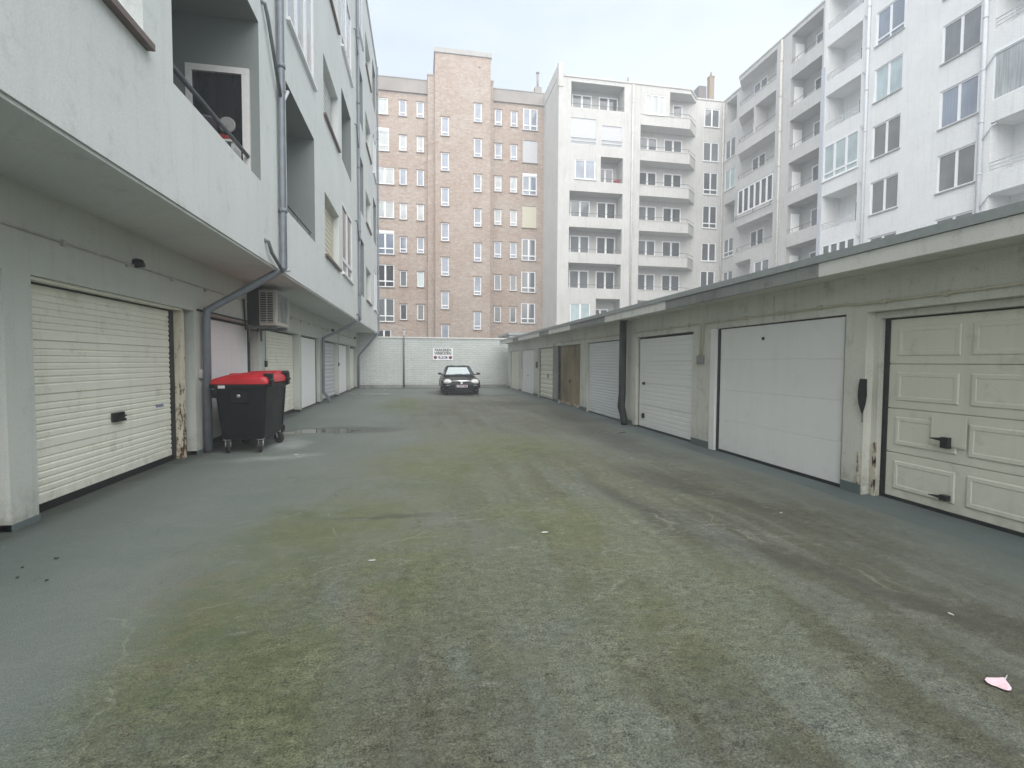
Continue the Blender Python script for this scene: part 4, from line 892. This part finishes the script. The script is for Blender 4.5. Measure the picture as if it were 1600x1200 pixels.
T1t = [22.28, 19.30, 16.36, 13.38, 10.47, 7.55, 4.69]; T1b = [20.71, 17.78, 14.82, 11.84, 8.89, 6.03, 3.2]
T2t = [23.69, 20.70, 17.69, 14.74, 11.80, 8.89, 5.86]; T2b = [22.10, 19.15, 16.18, 13.22, 10.22, 7.31, 4.30]
sc_ = lambda z: (z-1.5)*q7+1.5
TW = [(1.73*q7, 2.38*q7, sc_(b), sc_(t)) for t, b in zip(T1t, T1b)] + [(4.55*q7, 5.19*q7, sc_(b), sc_(t)) for t, b in zip(T2t, T2b)]
facade(mb, pt_, 1.20, 5.86, 0, 27.1, [(*t, D, True) for t in TW])
for x, n0, n1, z in ((1.20, YK-.8, YK-.4, 27.1), (5.86, YK-.8, YK-.4, 27.1), (.6, YK-.4, YK, 25.4), (6.14, YK-.4, YK, 25.4)): mb.poly([(x, n0, 0), (x, n1, 0), (x, n1, z), (x, n0, z)])
mb.poly([(.6, YK-.4, 0), (1.2, YK-.4, 0), (1.2, YK-.4, 25.4), (.6, YK-.4, 25.4)]); mb.poly([(5.86, YK-.4, 0), (6.14, YK-.4, 0), (6.14, YK-.4, 25.4), (5.86, YK-.4, 25.4)])
mb.box(.602, 1.199, YK-.39, YK+5, 24.01, 25.39); mb.box(5.861, 6.138, YK-.39, YK+5, 24.01, 25.39); mb.box(1.202, 5.858, YK-.399, YK+5, 24.1, 27.09)
mb.build('wall', M['brick'], KB)
q = MB(); q.box(-16, .59, YK-.14, YK+.3, 23.98, 25.06); q.box(6.15, 10.75, YK-.14, YK+.3, 23.98, 25.0); q.build('parapet', M['brickband'], KB)
q = MB(); q.box(1.12, 5.94, YK-.88, YK+5.05, 27.102, 27.5); q.box(.56, 1.11, YK-.44, YK+5, 25.402, 25.52); q.box(5.95, 6.18, YK-.44, YK+5, 25.402, 25.52)
q.box(-16, .55, YK-.18, YK+.34, 25.062, 25.13); q.box(6.19, 10.75, YK-.18, YK+.34, 25.002, 25.07); q.build('coping', M['brickcap'], KB)
gs = ['gl_blue', 'gl_grey', 'gl_blue', 'gl_net', 'gl_blue', 'gl_grey', 'gl_dark']
def lint(x0, x1, z, w0=-.01, P_=pk):
    lt.pbox(P_, x0-.1, x1+.1, w0, .05, z+.002, z+.07)
lt = MB()
for ci, Wc in enumerate((W1, W2, W3, W4)):
    for i, (x0, x1, b, t, _) in enumerate(Wc):
        gk = gs[i]
        if i == 1: gk = 'gl_net' if ci < 2 else 'gl_blue'
        if i == 2 and ci > 1: gk = 'gl_net'
        if i == 5 and ci == 1: gk = 'gl_teal'
        window(KB, pk, x0, x1, b, t, w=.08, leaves=1, glass=gk, tr=.2 if i in (0, 1, 4) or (ci > 1 and i in (2, 3)) else 0, fw=.07, sill='sill'); lint(x0, x1, t)
for i, (x0, x1, b, t, n) in enumerate(L0):
    window(KB, pk, x0, x1, b, t, w=.08, leaves=n, glass=['gl_net', 'gl_net', 'gl_net', 'gl_net', 'gl_blue', 'gl_room', 'gl_grey', 'gl_room'][i], tr=.38 if i in (1, 4, 5, 6) else 0, top=.22 if i in (1, 4) else 0, fw=.08, sill='sill')
for x0, x1, b, t, kd in R3:
    if kd == 's': shutter(KB, pk, x0, x1, b, t, w=.06, mat='shutter' if t > 18 else 'shutbeige', sill='sill')
    else: window(KB, pk, x0, x1, b, t, w=.06, leaves=2, glass='gl_grey' if t < 13 else 'gl_blue', tr=.3, top=.22 if 17 < t < 19 else .0, fw=.08, sill='sill')
for x0, x1, b, t in TW:
    window(KB, pt_, x0, x1, b, t, w=.08, leaves=1, glass='gl_blue', tr=.2, fw=.07, sill='sill'); lint(x0, x1, t, P_=pt_)
lt.build('lintels', M['sill'], KB)['kind'] = 'stuff'
q = MB(); q.box(10.0, 10.6, YK+.5, YK+1.1, 24.3, 25.9); q.tube([(10.3, YK+.8, 25.9), (10.3, YK+.8, 27.2)], .10, 8); q.tube([(10.3, YK+.8, 27.2), (10.3, YK+.8, 27.3)], .16, 8); q.build('chimney', M['brickband'], KB)
q = MB(); q.box(4.8, 5.0, YK-.83, YK-.801, 26.2, 26.3); q.build('vent', M['sill'], KB)

# ================================================================== CREAM CORNER BLOCK
YA, YC, XS, XM, XC = 39.0, 40.2, 10.72, 24.79, 25.85
WB = thing('corner_apartment_block', (18, YC, 0), 'off-white corner apartment block with stacked balconies filling the far right corner of the yard', 'building')
pa, pc, pm, pn = plane_y(YA, 1), plane_y(YC, 1), plane_x(XM, 1), plane_x(XC, 1)
SZ = [21.72-2.845*i for i in range(8)]          # sill / parapet-top heights per storey
TP = 1.97
LD = 1.25
A_log = [(11.74, 16.2, SZ[0], 23.68), (14.27, 16.15, SZ[2], SZ[2]+2.0), (11.68, 16.17, SZ[3], SZ[3]+2.0), (11.67, 16.14, SZ[4], SZ[4]+2), (11.65, 16.11, SZ[5], SZ[5]+2), (14.0, 16.08, SZ[6]-.2, SZ[6]+2.03)]
A_sh = [(11.74, 13.84, 18.88, 20.9), (14.29, 16.02, 18.84, 20.48)]
A_w = [(12.12, 13.82, 16.15, 17.66), (11.84, 13.53, 4.55, 6.25)]
hl = [(*a_, LD, True) for a_ in A_log] + [(*a_, .12, True) for a_ in A_sh+A_w]
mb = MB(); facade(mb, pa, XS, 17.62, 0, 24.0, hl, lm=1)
mb.poly([(17.62, YA, 0), (17.62, YC, 0), (17.62, YC, 24), (17.62, YA, 24)])
mb.poly([(XS, YA, 0), (XS, YK+3, 0), (XS, YK+3, 24), (XS, YA, 24)])
mb.box(XS-.03, XS+.4, YA+.02, YK+3, 24.002, 24.95); mb.box(XS-.032, XS+.35, YA-.05, YA+.35, 23.2, 25.05)
# B / C rear wall
Bd = []
for i, s in enumerate(SZ[:7]):
    if i == 0: Bd.append((21.05, 21.95, s, s+1.62))
    elif i == 6: pass
    else: Bd += [(18.0, 19.68, s+.01, s+1.55), (20.3, 21.98, s+.01, s+1.55)]
Cw = [(24.0, 25.42, 21.80, 23.32), (23.95, 25.42, 18.9, 20.5), (24.02, 25.38, 16.08, 17.95), (24.02, 25.36, 13.2, 15.11), (24.0, 25.36, 10.36, 11.92), (23.93, 25.30, 7.55, 9.5), (23.93, 25.3, 4.8, 6.6)]
facade(mb, pc, 17.62, XC, 0, 24.0, [(*b, .1, True) for b in Bd+Cw])
for i, s in enumerate(SZ[:7]):
    z0 = s-.86
    mb.prism([(17.63, YA), (22.0, YA), (23.2, YC-.002), (17.63, YC-.002)], z0, s)
mb.prism([(17.63, YA), (22.0, YA), (23.2, YC-.002), (17.63, YC-.002)], 23.68, 24.0)
mb.prism([(17.63, YA+.001), (22.0, YA+.001), (23.18, YC-.002), (17.63, YC-.002)], 0, SZ[6]-.862)
# top floor solid bay with window, and ground floors
facade(mb, pa, 17.63, 20.17, SZ[0], 23.68, [(18.02, 19.78, 21.73, 23.31, .1, True)])
mb.poly([(20.17, YA, SZ[0]), (20.17, YC, SZ[0]), (20.17, YC, 23.68), (20.17, YA, 23.68)])
# right wing rear wall
inl = [(38.42, 39.88, SZ[0]+.08, 23.75), (38.43, 39.87, 13.3, 15.15)]
inw = [(38.5, 39.9, 18.9, 20.48), (38.46, 39.9, 16.3, 17.97), (38.5, 39.85, 10.6, 12.13), (38.5, 39.85, 7.8, 9.35), (38.5, 39.85, 5, 6.5)]
Pd = [(34.7, 36.3), (32.6, 33.7)]
pd = [(a_, b_, s+.01, s+1.6) for s in SZ[:6] for a_, b_ in Pd]
facade(mb, pn, 32.33, YC, 0, 24.0, [(*h_, 1.0, True) for h_ in inl]+[(*h_, .1, True) for h_ in inw+pd])
wing = [(XM, 32.34), (XM, 36.55), (XC-.002, 37.75), (XC-.002, 32.34)]
for i, s in enumerate(SZ[:7]): mb.prism(wing, s-.86, s)
mb.prism(wing, 23.68, 24.0); mb.prism([(x+(.001 if x == XM else 0), y) for x, y in wing], 0, SZ[6]-.862)
# pier, recessed balconies Q
Ql = [(28.19, 30.9, s+(.0 if i else .02), s+1.98) for i, s in enumerate(SZ[:6])]
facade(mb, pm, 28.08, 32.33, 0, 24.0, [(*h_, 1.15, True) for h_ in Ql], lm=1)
mb.poly([(XM, 32.33, 0), (XC, 32.33, 0), (XC, 32.33, 24), (XM, 32.33, 24)])
mb.box(XM+.3, XM+1.06, 32.335, 34.6, SZ[1]+.001, SZ[1]+1.97) if False else None
mb.pbox(pm, 34.55, 34.72, .0, 1.05, SZ[1]+.002, SZ[1]+1.982)                     # divider on the second floor down
mb.pbox(pm, 32.36, 34.55, .06, 1.05, SZ[5]+.002, SZ[5]+1.2) if False else None
# partition wall with window on the sixth band
facade(mb, pm, 32.34, 34.7, SZ[5], SZ[5]+1.985, [(32.59, 34.25, SZ[5]+.02, SZ[5]+1.62, .1, True)])
mb.poly([(XM, 34.7, SZ[5]), (XC, 34.7, SZ[5]), (XC, 34.7, SZ[5]+1.985), (XM, 34.7, SZ[5]+1.985)])
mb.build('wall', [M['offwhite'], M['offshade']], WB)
q = MB()
top = [(XS+.41, YA-.06), (22.03, YA-.06), (23.23, YC-.06), (XC-.07, YC-.06), (XC-.07, 37.78), (XM-.06, 36.58), (XM-.06, 28.08), (XM+9, 28.08), (XM+9, YK+3), (XS+.41, YK+3)]
q.prism(top, 24.002, 24.12); q.build('roof', M['offplain'], WB)
# chamfer soffit trims
for s in SZ[:7]:
    q = MB()
    for a_, b_ in (((17.62, YA), (22.0, YA)), ((22.0, YA), (23.2, YC))):
        a_, b_ = Vector((*a_, 0)), Vector((*b_, 0)); d_ = (b_-a_).normalized(); n_ = Vector((d_.y, -d_.x, 0))*.03
        q.hexa([a_+n_+Vector((0, 0, s-.03)), b_+n_+Vector((0, 0, s-.03)), b_-n_+Vector((0, 0, s-.03)), a_-n_+Vector((0, 0, s-.03)), a_+n_+Vector((0, 0, s+.03)), b_+n_+Vector((0, 0, s+.03)), b_-n_+Vector((0, 0, s+.03)), a_-n_+Vector((0, 0, s+.03))])
    q.build('parapet_coping', M['offplain'], WB)
    q = MB()
    for a_, b_ in (((XM, 32.34), (XM, 36.55)), ((XM, 36.55), (XC, 37.75))):
        a_, b_ = Vector((*a_, 0)), Vector((*b_, 0)); d_ = (b_-a_).normalized(); n_ = Vector((d_.y, -d_.x, 0))*.03
        q.hexa([a_+n_+Vector((0, 0, s-.03)), b_+n_+Vector((0, 0, s-.03)), b_-n_+Vector((0, 0, s-.03)), a_-n_+Vector((0, 0, s-.03)), a_+n_+Vector((0, 0, s+.03)), b_+n_+Vector((0, 0, s+.03)), b_-n_+Vector((0, 0, s+.03)), a_-n_+Vector((0, 0, s+.03))])
    q.build('parapet_coping', M['offplain'], WB)
# windows of A
for a_ in A_log:
    n = 2 if a_[1]-a_[0] > 3 else 1
    x = a_[0]+.42
    zz = a_[2]+.02
    if n == 2:
        window(WB, pa, x, x+1.68, zz, zz+1.6, w=LD-.05, glass='gl_grey', fw=.09); window(WB, pa, x+2.3, x+3.95, zz, zz+1.6, w=LD-.05, glass='gl_dark', fw=.09)
    else: window(WB, pa, a_[0]+.1, a_[0]+1.5, zz, zz+1.5, w=LD-.05, glass='gl_dark', fw=.09)
    railing(WB, pa, a_[0]+.02, a_[1]-.02, a_[2], .3, posts=4)
shutter(WB, pa, *A_sh[0], w=.05, rails=2); shutter(WB, pa, *A_sh[1], w=.05, rails=2)
window(WB, pa, *A_w[0], w=.06, glass='gl_blue', sill='pvcdull', fw=.07); window(WB, pa, *A_w[1], w=.06, glass='gl_teal', sill='pvcdull', fw=.07)
window(WB, pa, 18.02, 19.78, 21.73, 23.31, w=.05, leaves=3, glass='gl_net', sill='pvcdull', fw=.07)
gi = ['gl_grey', 'gl_grey', 'gl_dark', 'gl_dark', 'gl_dark', 'gl_dark', 'gl_grey']
for j, b in enumerate(Bd):
    s = b[2]; window(WB, pc, *b, w=.04, leaves=1 if b[1]-b[0] < 1.2 else 2, glass=gi[(j*3) % 7], fw=.09)
for j, b in enumerate(Cw): window(WB, pc, *b, w=.05, glass=gi[j], sill='pvcdull', tr=.3 if j in (2, 3) else 0, fw=.07)
for j, b in enumerate(inw): window(WB, pn, *b, w=.05, glass='gl_grey' if j != 1 else 'gl_teal', sill='pvcdull', tr=.3 if j in (2,) else 0, fw=.06)
for j, b in enumerate(pd): 
    if b[2] > SZ[3] and b[2] < SZ[3]+.1: pass
    window(WB, pn, *b, w=.04, glass='gl_dark' if j % 3 else 'gl_grey', fw=.09)
for i, s in enumerate(SZ[:6]):
    ex = Vector((23.15, YC-.1, s)); railing(WB, pa, 20.2 if i == 0 else 17.7, 21.95, s, .3, posts=3, extra=(ex,))
    if i == 3: continue
    ex = Vector((XC-.1, 37.6, s)); railing(WB, pm, 32.4, 36.5, s, .3, posts=3, extra=(ex,))
# glazed-in balcony (fourth band of the wing)
s = SZ[3]; window(WB, pm, 32.4, 36.45, s+.03, s+1.95, w=.03, leaves=6, glass='gl_dark', fw=.10, label='balcony closed in with six white framed panes')
q = MB(); q.tube([pm(36.6, -.12, s-.30), pm(32.4, -.12, s-.30)], .025, 6); 
for u in (36.5, 34.4, 32.5): q.tube([pm(u, -.12, s-.30), pm(u, -.12, s-.05), pm(u, .0, s-.05)], .025, 6)
q.build('balcony_railing', M['rail'], WB)
window(WB, pm, 32.59, 34.25, SZ[5]+.02, SZ[5]+1.62, w=.05, glass='gl_grey', fw=.07)
for i, h_ in enumerate(Ql):
    window(WB, pm, 28.45, 30.0, h_[2]+.01, h_[2]+1.5, w=1.1, glass='gl_dark' if i % 2 else 'gl_grey', fw=.09)
    railing(WB, pm, h_[0]+.02, h_[1]-.02, h_[2], .3, posts=3)
    q = MB(); q.box(XM+.30, XM+.95, 30.86, 30.897, h_[2], h_[2]+1.45); q.build('balcony_door', M['doorwhite'], WB)
for u, X, z in ((31.75, XM-.07, 23.9),): pipe(WB, [(X, u, z), (X, u, .0)], .09, 'pipecream')
pipe(WB, [(16.92, YA-.08, 23.9), (16.92, YA-.08, 0)], .08, 'pipecream')
pipe(WB, [(XC-.10, YC-.1, 23.9), (XC-.10, YC-.1, 0)], .07, 'pipecream')
for x, y, z in ((17.1, YA+1.5, 24.12), ):
    q = MB(); q.box(x-.4, x+.4, y-.3, y+.3, z, z+.35); q.tube([(x, y, z+.35), (x, y, z+1.2)], .10, 8); q.build('chimney', M['brickband'], WB)
q = MB(); q.box(23.6, 24.3, YC+.3, YC+1.2, 24.12, 25.35); q.build('chimney', M['slate'], WB)
# roof and chimney of the house behind
HB = thing('rear_house', (29, 46, 0), 'dark pitched roof with tall brown chimney rising behind the corner block', 'house')
q = MB(); q.prism([(25.5, 43.5), (34, 38), (38, 44), (30, 50)], 0, 24.6); q.build('wall', M['brickband'], HB)
q = MB(); A_ = (25.3, 43.3, 24.62); B_ = (33.6, 37.6, 24.62); q.poly([A_, B_, (34.5, 40.5, 27.6), (29.0, 45.0, 26.2)]); q.poly([A_, (29, 45, 26.2), (30, 50, 24.62)]); q.poly([B_, (34.5, 40.5, 27.6), (38, 44, 24.62)]); q.poly([(29, 45, 26.2), (34.5, 40.5, 27.6), (38, 44, 24.62), (30, 50, 24.62)]); q.build('roof', M['slate'], HB)
c = P(1111, 122, Y=44.5); c2 = P(1111, 150, Y=44.5)
q = MB(); q.box(c.x-.24, c.x+.24, 44.3, 44.75, 22.5, c.z); q.box(c.x-.27, c.x+.27, 44.27, 44.78, c.z+.001, c.z+.1); ch = q.build('chimney', M['chimney'], HB)
q = MB(); q.tube([(c.x, 44.5, c.z+.1), (c.x, 44.5, c.z+.55)], .09, 8); q.build('chimney_pot', M['chimney'], ch)

# ================================================================== WHITE BRICK BLOCK ON THE RIGHT
QB = thing('white_brick_block', (XM, 15, 0), 'bright white painted-brick apartment block rising behind the garages on the right', 'building')
SB = [19.0, 15.95, 12.87, 9.81, 6.75, 3.7]
Aw = [(22.72, 24.38, s, s+1.79) for s in SB[:5]]; Bw = [(18.98, 20.70, s, s+1.79) for s in SB[:5]]
Aw.insert(0, (22.72, 24.38, 22.1, 23.8)); Bw.insert(0, (18.98, 20.70, 22.1, 23.8))
Tl = [(25.26, 27.8, 22.02, 24.1), (25.26, 27.8, 18.92, 21.06), (25.26, 27.8, 15.9, 18.06), (25.27, 27.85, 9.8, 11.95)]
Tw = [(25.26, 27.82, 12.86, 15.0), (25.28, 27.72, 6.8, 8.88)]
Ul = [(14.2, 18.42, 16.13, 18.3), (14.2, 18.42, 9.93, 12.16), (14.2, 18.42, 6.8, 9.05)]
Uw = [(14.2, 18.40, 13.09, 15.2)]
Xw = [(a_, a_+1.7, s, s+1.79) for a_ in (10.6, 6.8, 2.5) for s in SB[:5]]
mb = MB(); facade(mb, pm, -8, 28.07, 0, 25.2, [(*h_, .12, True) for h_ in Aw+Bw+Tw+Uw+Xw]+[(*h_, 1.3, True) for h_ in Tl+Ul])
mb.poly([(XM, 28.07, 20), (XM+9, 28.07, 20), (XM+9, 28.07, 25.2), (XM, 28.07, 25.2)]); mb.poly([(XM, -8, 25.2), (XM+9, -8, 25.2), (XM+9, 28.07, 25.2), (XM, 28.07, 25.2)])
mb.build('wall', M['bluewhite'], QB)
ga = ['gl_blue', 'gl_blue', 'gl_teal', 'gl_grey', 'gl_grey', 'gl_grey']; gb_ = ['gl_teal', 'gl_teal', 'gl_grey', 'gl_blue', 'gl_grey', 'gl_grey']
for i, h_ in enumerate(Aw): window(QB, pm, *h_, w=.08, glass=ga[i], sill='sillgrey', tr=.2 if i == 1 else 0, fw=.07)
for i, h_ in enumerate(Bw): window(QB, pm, *h_, w=.08, glass=gb_[i], sill='sillgrey', fw=.07)
for i, h_ in enumerate(Xw): window(QB, pm, *h_, w=.08, glass='gl_grey', sill='sillgrey', fw=.07)
window(QB, pm, *Tw[0], w=.02, leaves=3, glass='gl_teal', tr=.25, fw=.09, sill='pvc', label='balcony closed in with three tall panes'); window(QB, pm, *Tw[1], w=.02, leaves=4, glass='gl_grey', fw=.09)
window(QB, pm, *Uw[0], w=.03, leaves=2, glass='gl_net', top=.1, fw=.05)
for i, h_ in enumerate(Tl):
    window(QB, pm, h_[0]+.3, h_[0]+1.4, h_[2]+.01, h_[2]+1.6, w=1.25, leaves=2, glass='gl_dark', fw=.08); railing(QB, pm, h_[0], h_[1]-.02, h_[2], .42, posts=3, mat='railpale', bars=3, r=.022, w=.03)
for i, h_ in enumerate(Ul):
    window(QB, pm, h_[1]-3., h_[1]-1.2, h_[2]+.01, h_[2]+1.7, w=1.25, leaves=2, glass='gl_dark', fw=.08); railing(QB, pm, h_[0], h_[1]-.02, h_[2], .48, posts=3, mat='railpale', bars=3, r=.022, w=.03)
q = MB(); q.pbox(pm, 27.87, 28.16, -.05, .0, 0, 19.9); q.build('blue_pilaster', M['bluestrip'], QB)
pipe(QB, [(XM-.09, 24.78, 25.1), (XM-.09, 24.78, 0)], .075, 'pipewhite'); pipe(QB, [(XM-.09, 18.74, 25.1), (XM-.09, 18.74, 0)], .085, 'pipewhite')
for z in (21.2, 18.1, 15.1, 12.0, 9.0):
    pipe(QB, [(XM+.05, 25.2, z), (XM-.05, 25.1, z), (XM-.09, 24.82, z-.35)], .03, 'pipewhite', 'branch_pipe', False); pipe(QB, [(XM+.1, 18.2, z+.1), (XM-.03, 18.35, z), (XM-.09, 18.7, z-.55)], .03, 'pipewhite', 'branch_pipe', False)

# low outbuilding roof glimpsed over the end wall
OB = thing('outbuilding', (8, 36, 0), 'low grey flat-roofed outbuilding just visible over the end wall beside the garages', 'outbuilding')
q = MB(); q.box(6.0, 10.4, 34, 38.5, 0, 3.35); q.build('wall', M['offplain'], OB)
q = MB(); q.box(5.9, 10.45, 33.9, 38.55, 3.352, 3.52); q.build('roof', M['capmetal'], OB)
# basin left on a balcony
q = MB(); q.lathe((15.75, YA+.25, SZ[2]+.0), [(.0, .01), (.15, .01), (.26, .22), (.30, .24), (.27, .20), (.16, .03), (.0, .03)], 18)
tag(q.build('basin', M['redplastic'], base=(15.75, YA+.25, SZ[2])), 'red basin on the small third-floor-down balcony of the off-white corner block', 'basin')

# ================================================================== LITTER
def flat(pts, z0, th, name, mat, label, cat, curl=0):
    q = MB(); c = sum((Vector((*p, 0)) for p in pts), Vector())/len(pts)
    f = lambda p, e: (p[0], p[1], z0+e+curl*((p[0]-c.x)**2+(p[1]-c.y)**2)*30)
    q.loft([[f(p, 0) for p in pts], [f(p, th) for p in pts]], smooth=False)
    return tag(q.build(name, M[mat], base=(c.x, c.y, 0)), label, cat)
pk_px = [(1538.5, 1065), (1541, 1061.5), (1549, 1061.5), (1560, 1062.5), (1568, 1063.5), (1572, 1067), (1577, 1072), (1580.5, 1077), (1580, 1081), (1575, 1082), (1569, 1080), (1563, 1077), (1557, 1073.5), (1550, 1072.5), (1543, 1070)]
pts = [tuple(P(x, y, Z=.004)[:2]) for x, y in pk_px]
pf = flat(pts, .004, .0015, 'foil_scrap', 'pink', 'pale pink two-lobed foil scrap lying on the asphalt at lower right', 'scrap', .12)
q = MB(); q.tube([P(1569, 1065, Z=.006), P(1571, 1060, Z=.010), P(1574, 1054.5, Z=.012)], [.0018, .003, .0015], 6); q.build('stem', M['paper'], pf)
scr = [(415, 712, .05, .02, 'white paper strip on the ground just right of the front bin'), (575, 606.5, .16, .08, 'white scrap at the foot of the end wall by the left corner'), (601, 609, .07, .07, 'small white scrap in front of the end wall left of the wall pipe'), (559, 617.5, .07, .06, 'white scrap lying on the damp patch near the far left garage'),
       (581, 877, .045, .008, 'thin white sliver left of centre in the foreground'), (851, 833, .05, .015, 'white sliver in the middle of the yard'), (1220, 802, .02, .015, 'tiny white speck before the smooth white garage door'), (1486, 961, .012, .015, 'tiny white speck on the ground below the panelled garage door')]
for px, py, a_, b_, lb in scr:
    if px == 415: px, py = 463, 711
    c = P(px, py, Z=0)
    pts = [(c.x+a_*.75*math.cos(t)*random.uniform(.6, 1.1), c.y+b_*1.2*math.sin(t)*random.uniform(.6, 1.1)) for t in [2*math.pi*i/7 for i in range(7)]]
    flat(pts, .005, .004, 'paper_scrap', 'paper', lb, 'litter', .1)['group'] = 'white scraps of litter on the ground'
for px, py, lb in ((88, 874, 'largest dark dead leaf on the grey ground at the left'), (27, 904, 'dark curled leaf near the left photo edge'), (35, 888, 'thin dark leaf just above the curled leaf at the left edge'), (73, 908, 'tiny dark leaf crumb right of the curled leaf at the left edge')):
    c = P(px, py, Z=0); s_ = .016 if px == 88 else .011
    pts = [(c.x+s_*math.cos(t)*random.uniform(.7, 1.1), c.y+s_*.9*math.sin(t)*random.uniform(.6, 1.1)) for t in [2*math.pi*i/8 for i in range(8)]]
    flat(pts, .005, .004, 'dead_leaf', 'leaf', lb, 'leaf', .8)['group'] = 'dark leaves on the ground at the left'

# ================================================================== HAZE, SKY, LIGHT
HZ = 0.0045
hm = bpy.data.materials.new('thin_fog'); hm.use_nodes = True; n = hm.node_tree.nodes; n.clear()
out_ = n.new('ShaderNodeOutputMaterial'); pv = n.new('ShaderNodeVolumePrincipled'); pv.inputs['Color'].default_value = (.93, .96, 1, 1); pv.inputs['Density'].default_value = HZ; pv.inputs['Anisotropy'].default_value = .2
hm.node_tree.links.new(pv.outputs[0], out_.inputs['Volume'])
q = MB(); q.box(-55, 60, -50, 80, -1, 29.2); hz = q.build('haze', hm); tag(hz, kind='stuff')

wd = bpy.data.worlds.new('World'); S.world = wd; wd.use_nodes = True; nt = wd.node_tree; n = nt.nodes; bg = n['Background']
EL, AZ = 48, 185
sky = n.new('ShaderNodeTexSky'); sky.sky_type = 'NISHITA'; sky.sun_disc = False; sky.sun_elevation = math.radians(EL); sky.sun_rotation = math.radians(AZ); sky.air_density = 1.0; sky.dust_density = 3.0
tc = n.new('ShaderNodeTexCoord'); mp = n.new('ShaderNodeMapping'); mp.inputs['Scale'].default_value = (1, 1, 2.2); nz = n.new('ShaderNodeTexNoise'); nz.inputs['Scale'].default_value = 1.6; nz.inputs['Detail'].default_value = 5
nt.links.new(tc.outputs['Generated'], mp.inputs[0]); nt.links.new(mp.outputs[0], nz.inputs['Vector'])
cr = n.new('ShaderNodeValToRGB'); cr.color_ramp.elements[0].position = .38; cr.color_ramp.elements[1].position = .62
OV = 4.9
cr.color_ramp.elements[0].color = (.64*OV, .72*OV, .86*OV, 1); cr.color_ramp.elements[1].color = (.86*OV, .95*OV, 1.03*OV, 1)
nt.links.new(nz.outputs[0], cr.inputs[0])
mx_ = n.new('ShaderNodeMix'); mx_.data_type = 'RGBA'; mx_.inputs[0].default_value = .86
nt.links.new(sky.outputs[0], mx_.inputs[6]); nt.links.new(cr.outputs[0], mx_.inputs[7]); nt.links.new(mx_.outputs[2], bg.inputs[0]); bg.inputs[1].default_value = .055
sl = bpy.data.lights.new('sun', 'SUN'); sl.energy = 1.5; sl.angle = math.radians(90); sl.color = (1, .97, .93); so = bpy.data.objects.new('sun', sl); COL.objects.link(so)
az = math.radians(AZ); el = math.radians(EL)
dirv = Vector((math.sin(az)*math.cos(el), math.cos(az)*math.cos(el), math.sin(el)))       # towards the sun
so.rotation_euler = dirv.to_track_quat('Z', 'Y').to_euler()
S.view_settings.view_transform = 'Standard'; S.view_settings.look = 'None'; S.view_settings.gamma = 1; S.view_settings.exposure = 2.15
S.cycles.use_denoising = True
S.cycles.max_bounces = 8; S.cycles.diffuse_bounces = 5; S.cycles.volume_bounces = 1; S.cycles.caustics_reflective = False; S.cycles.caustics_refractive = False
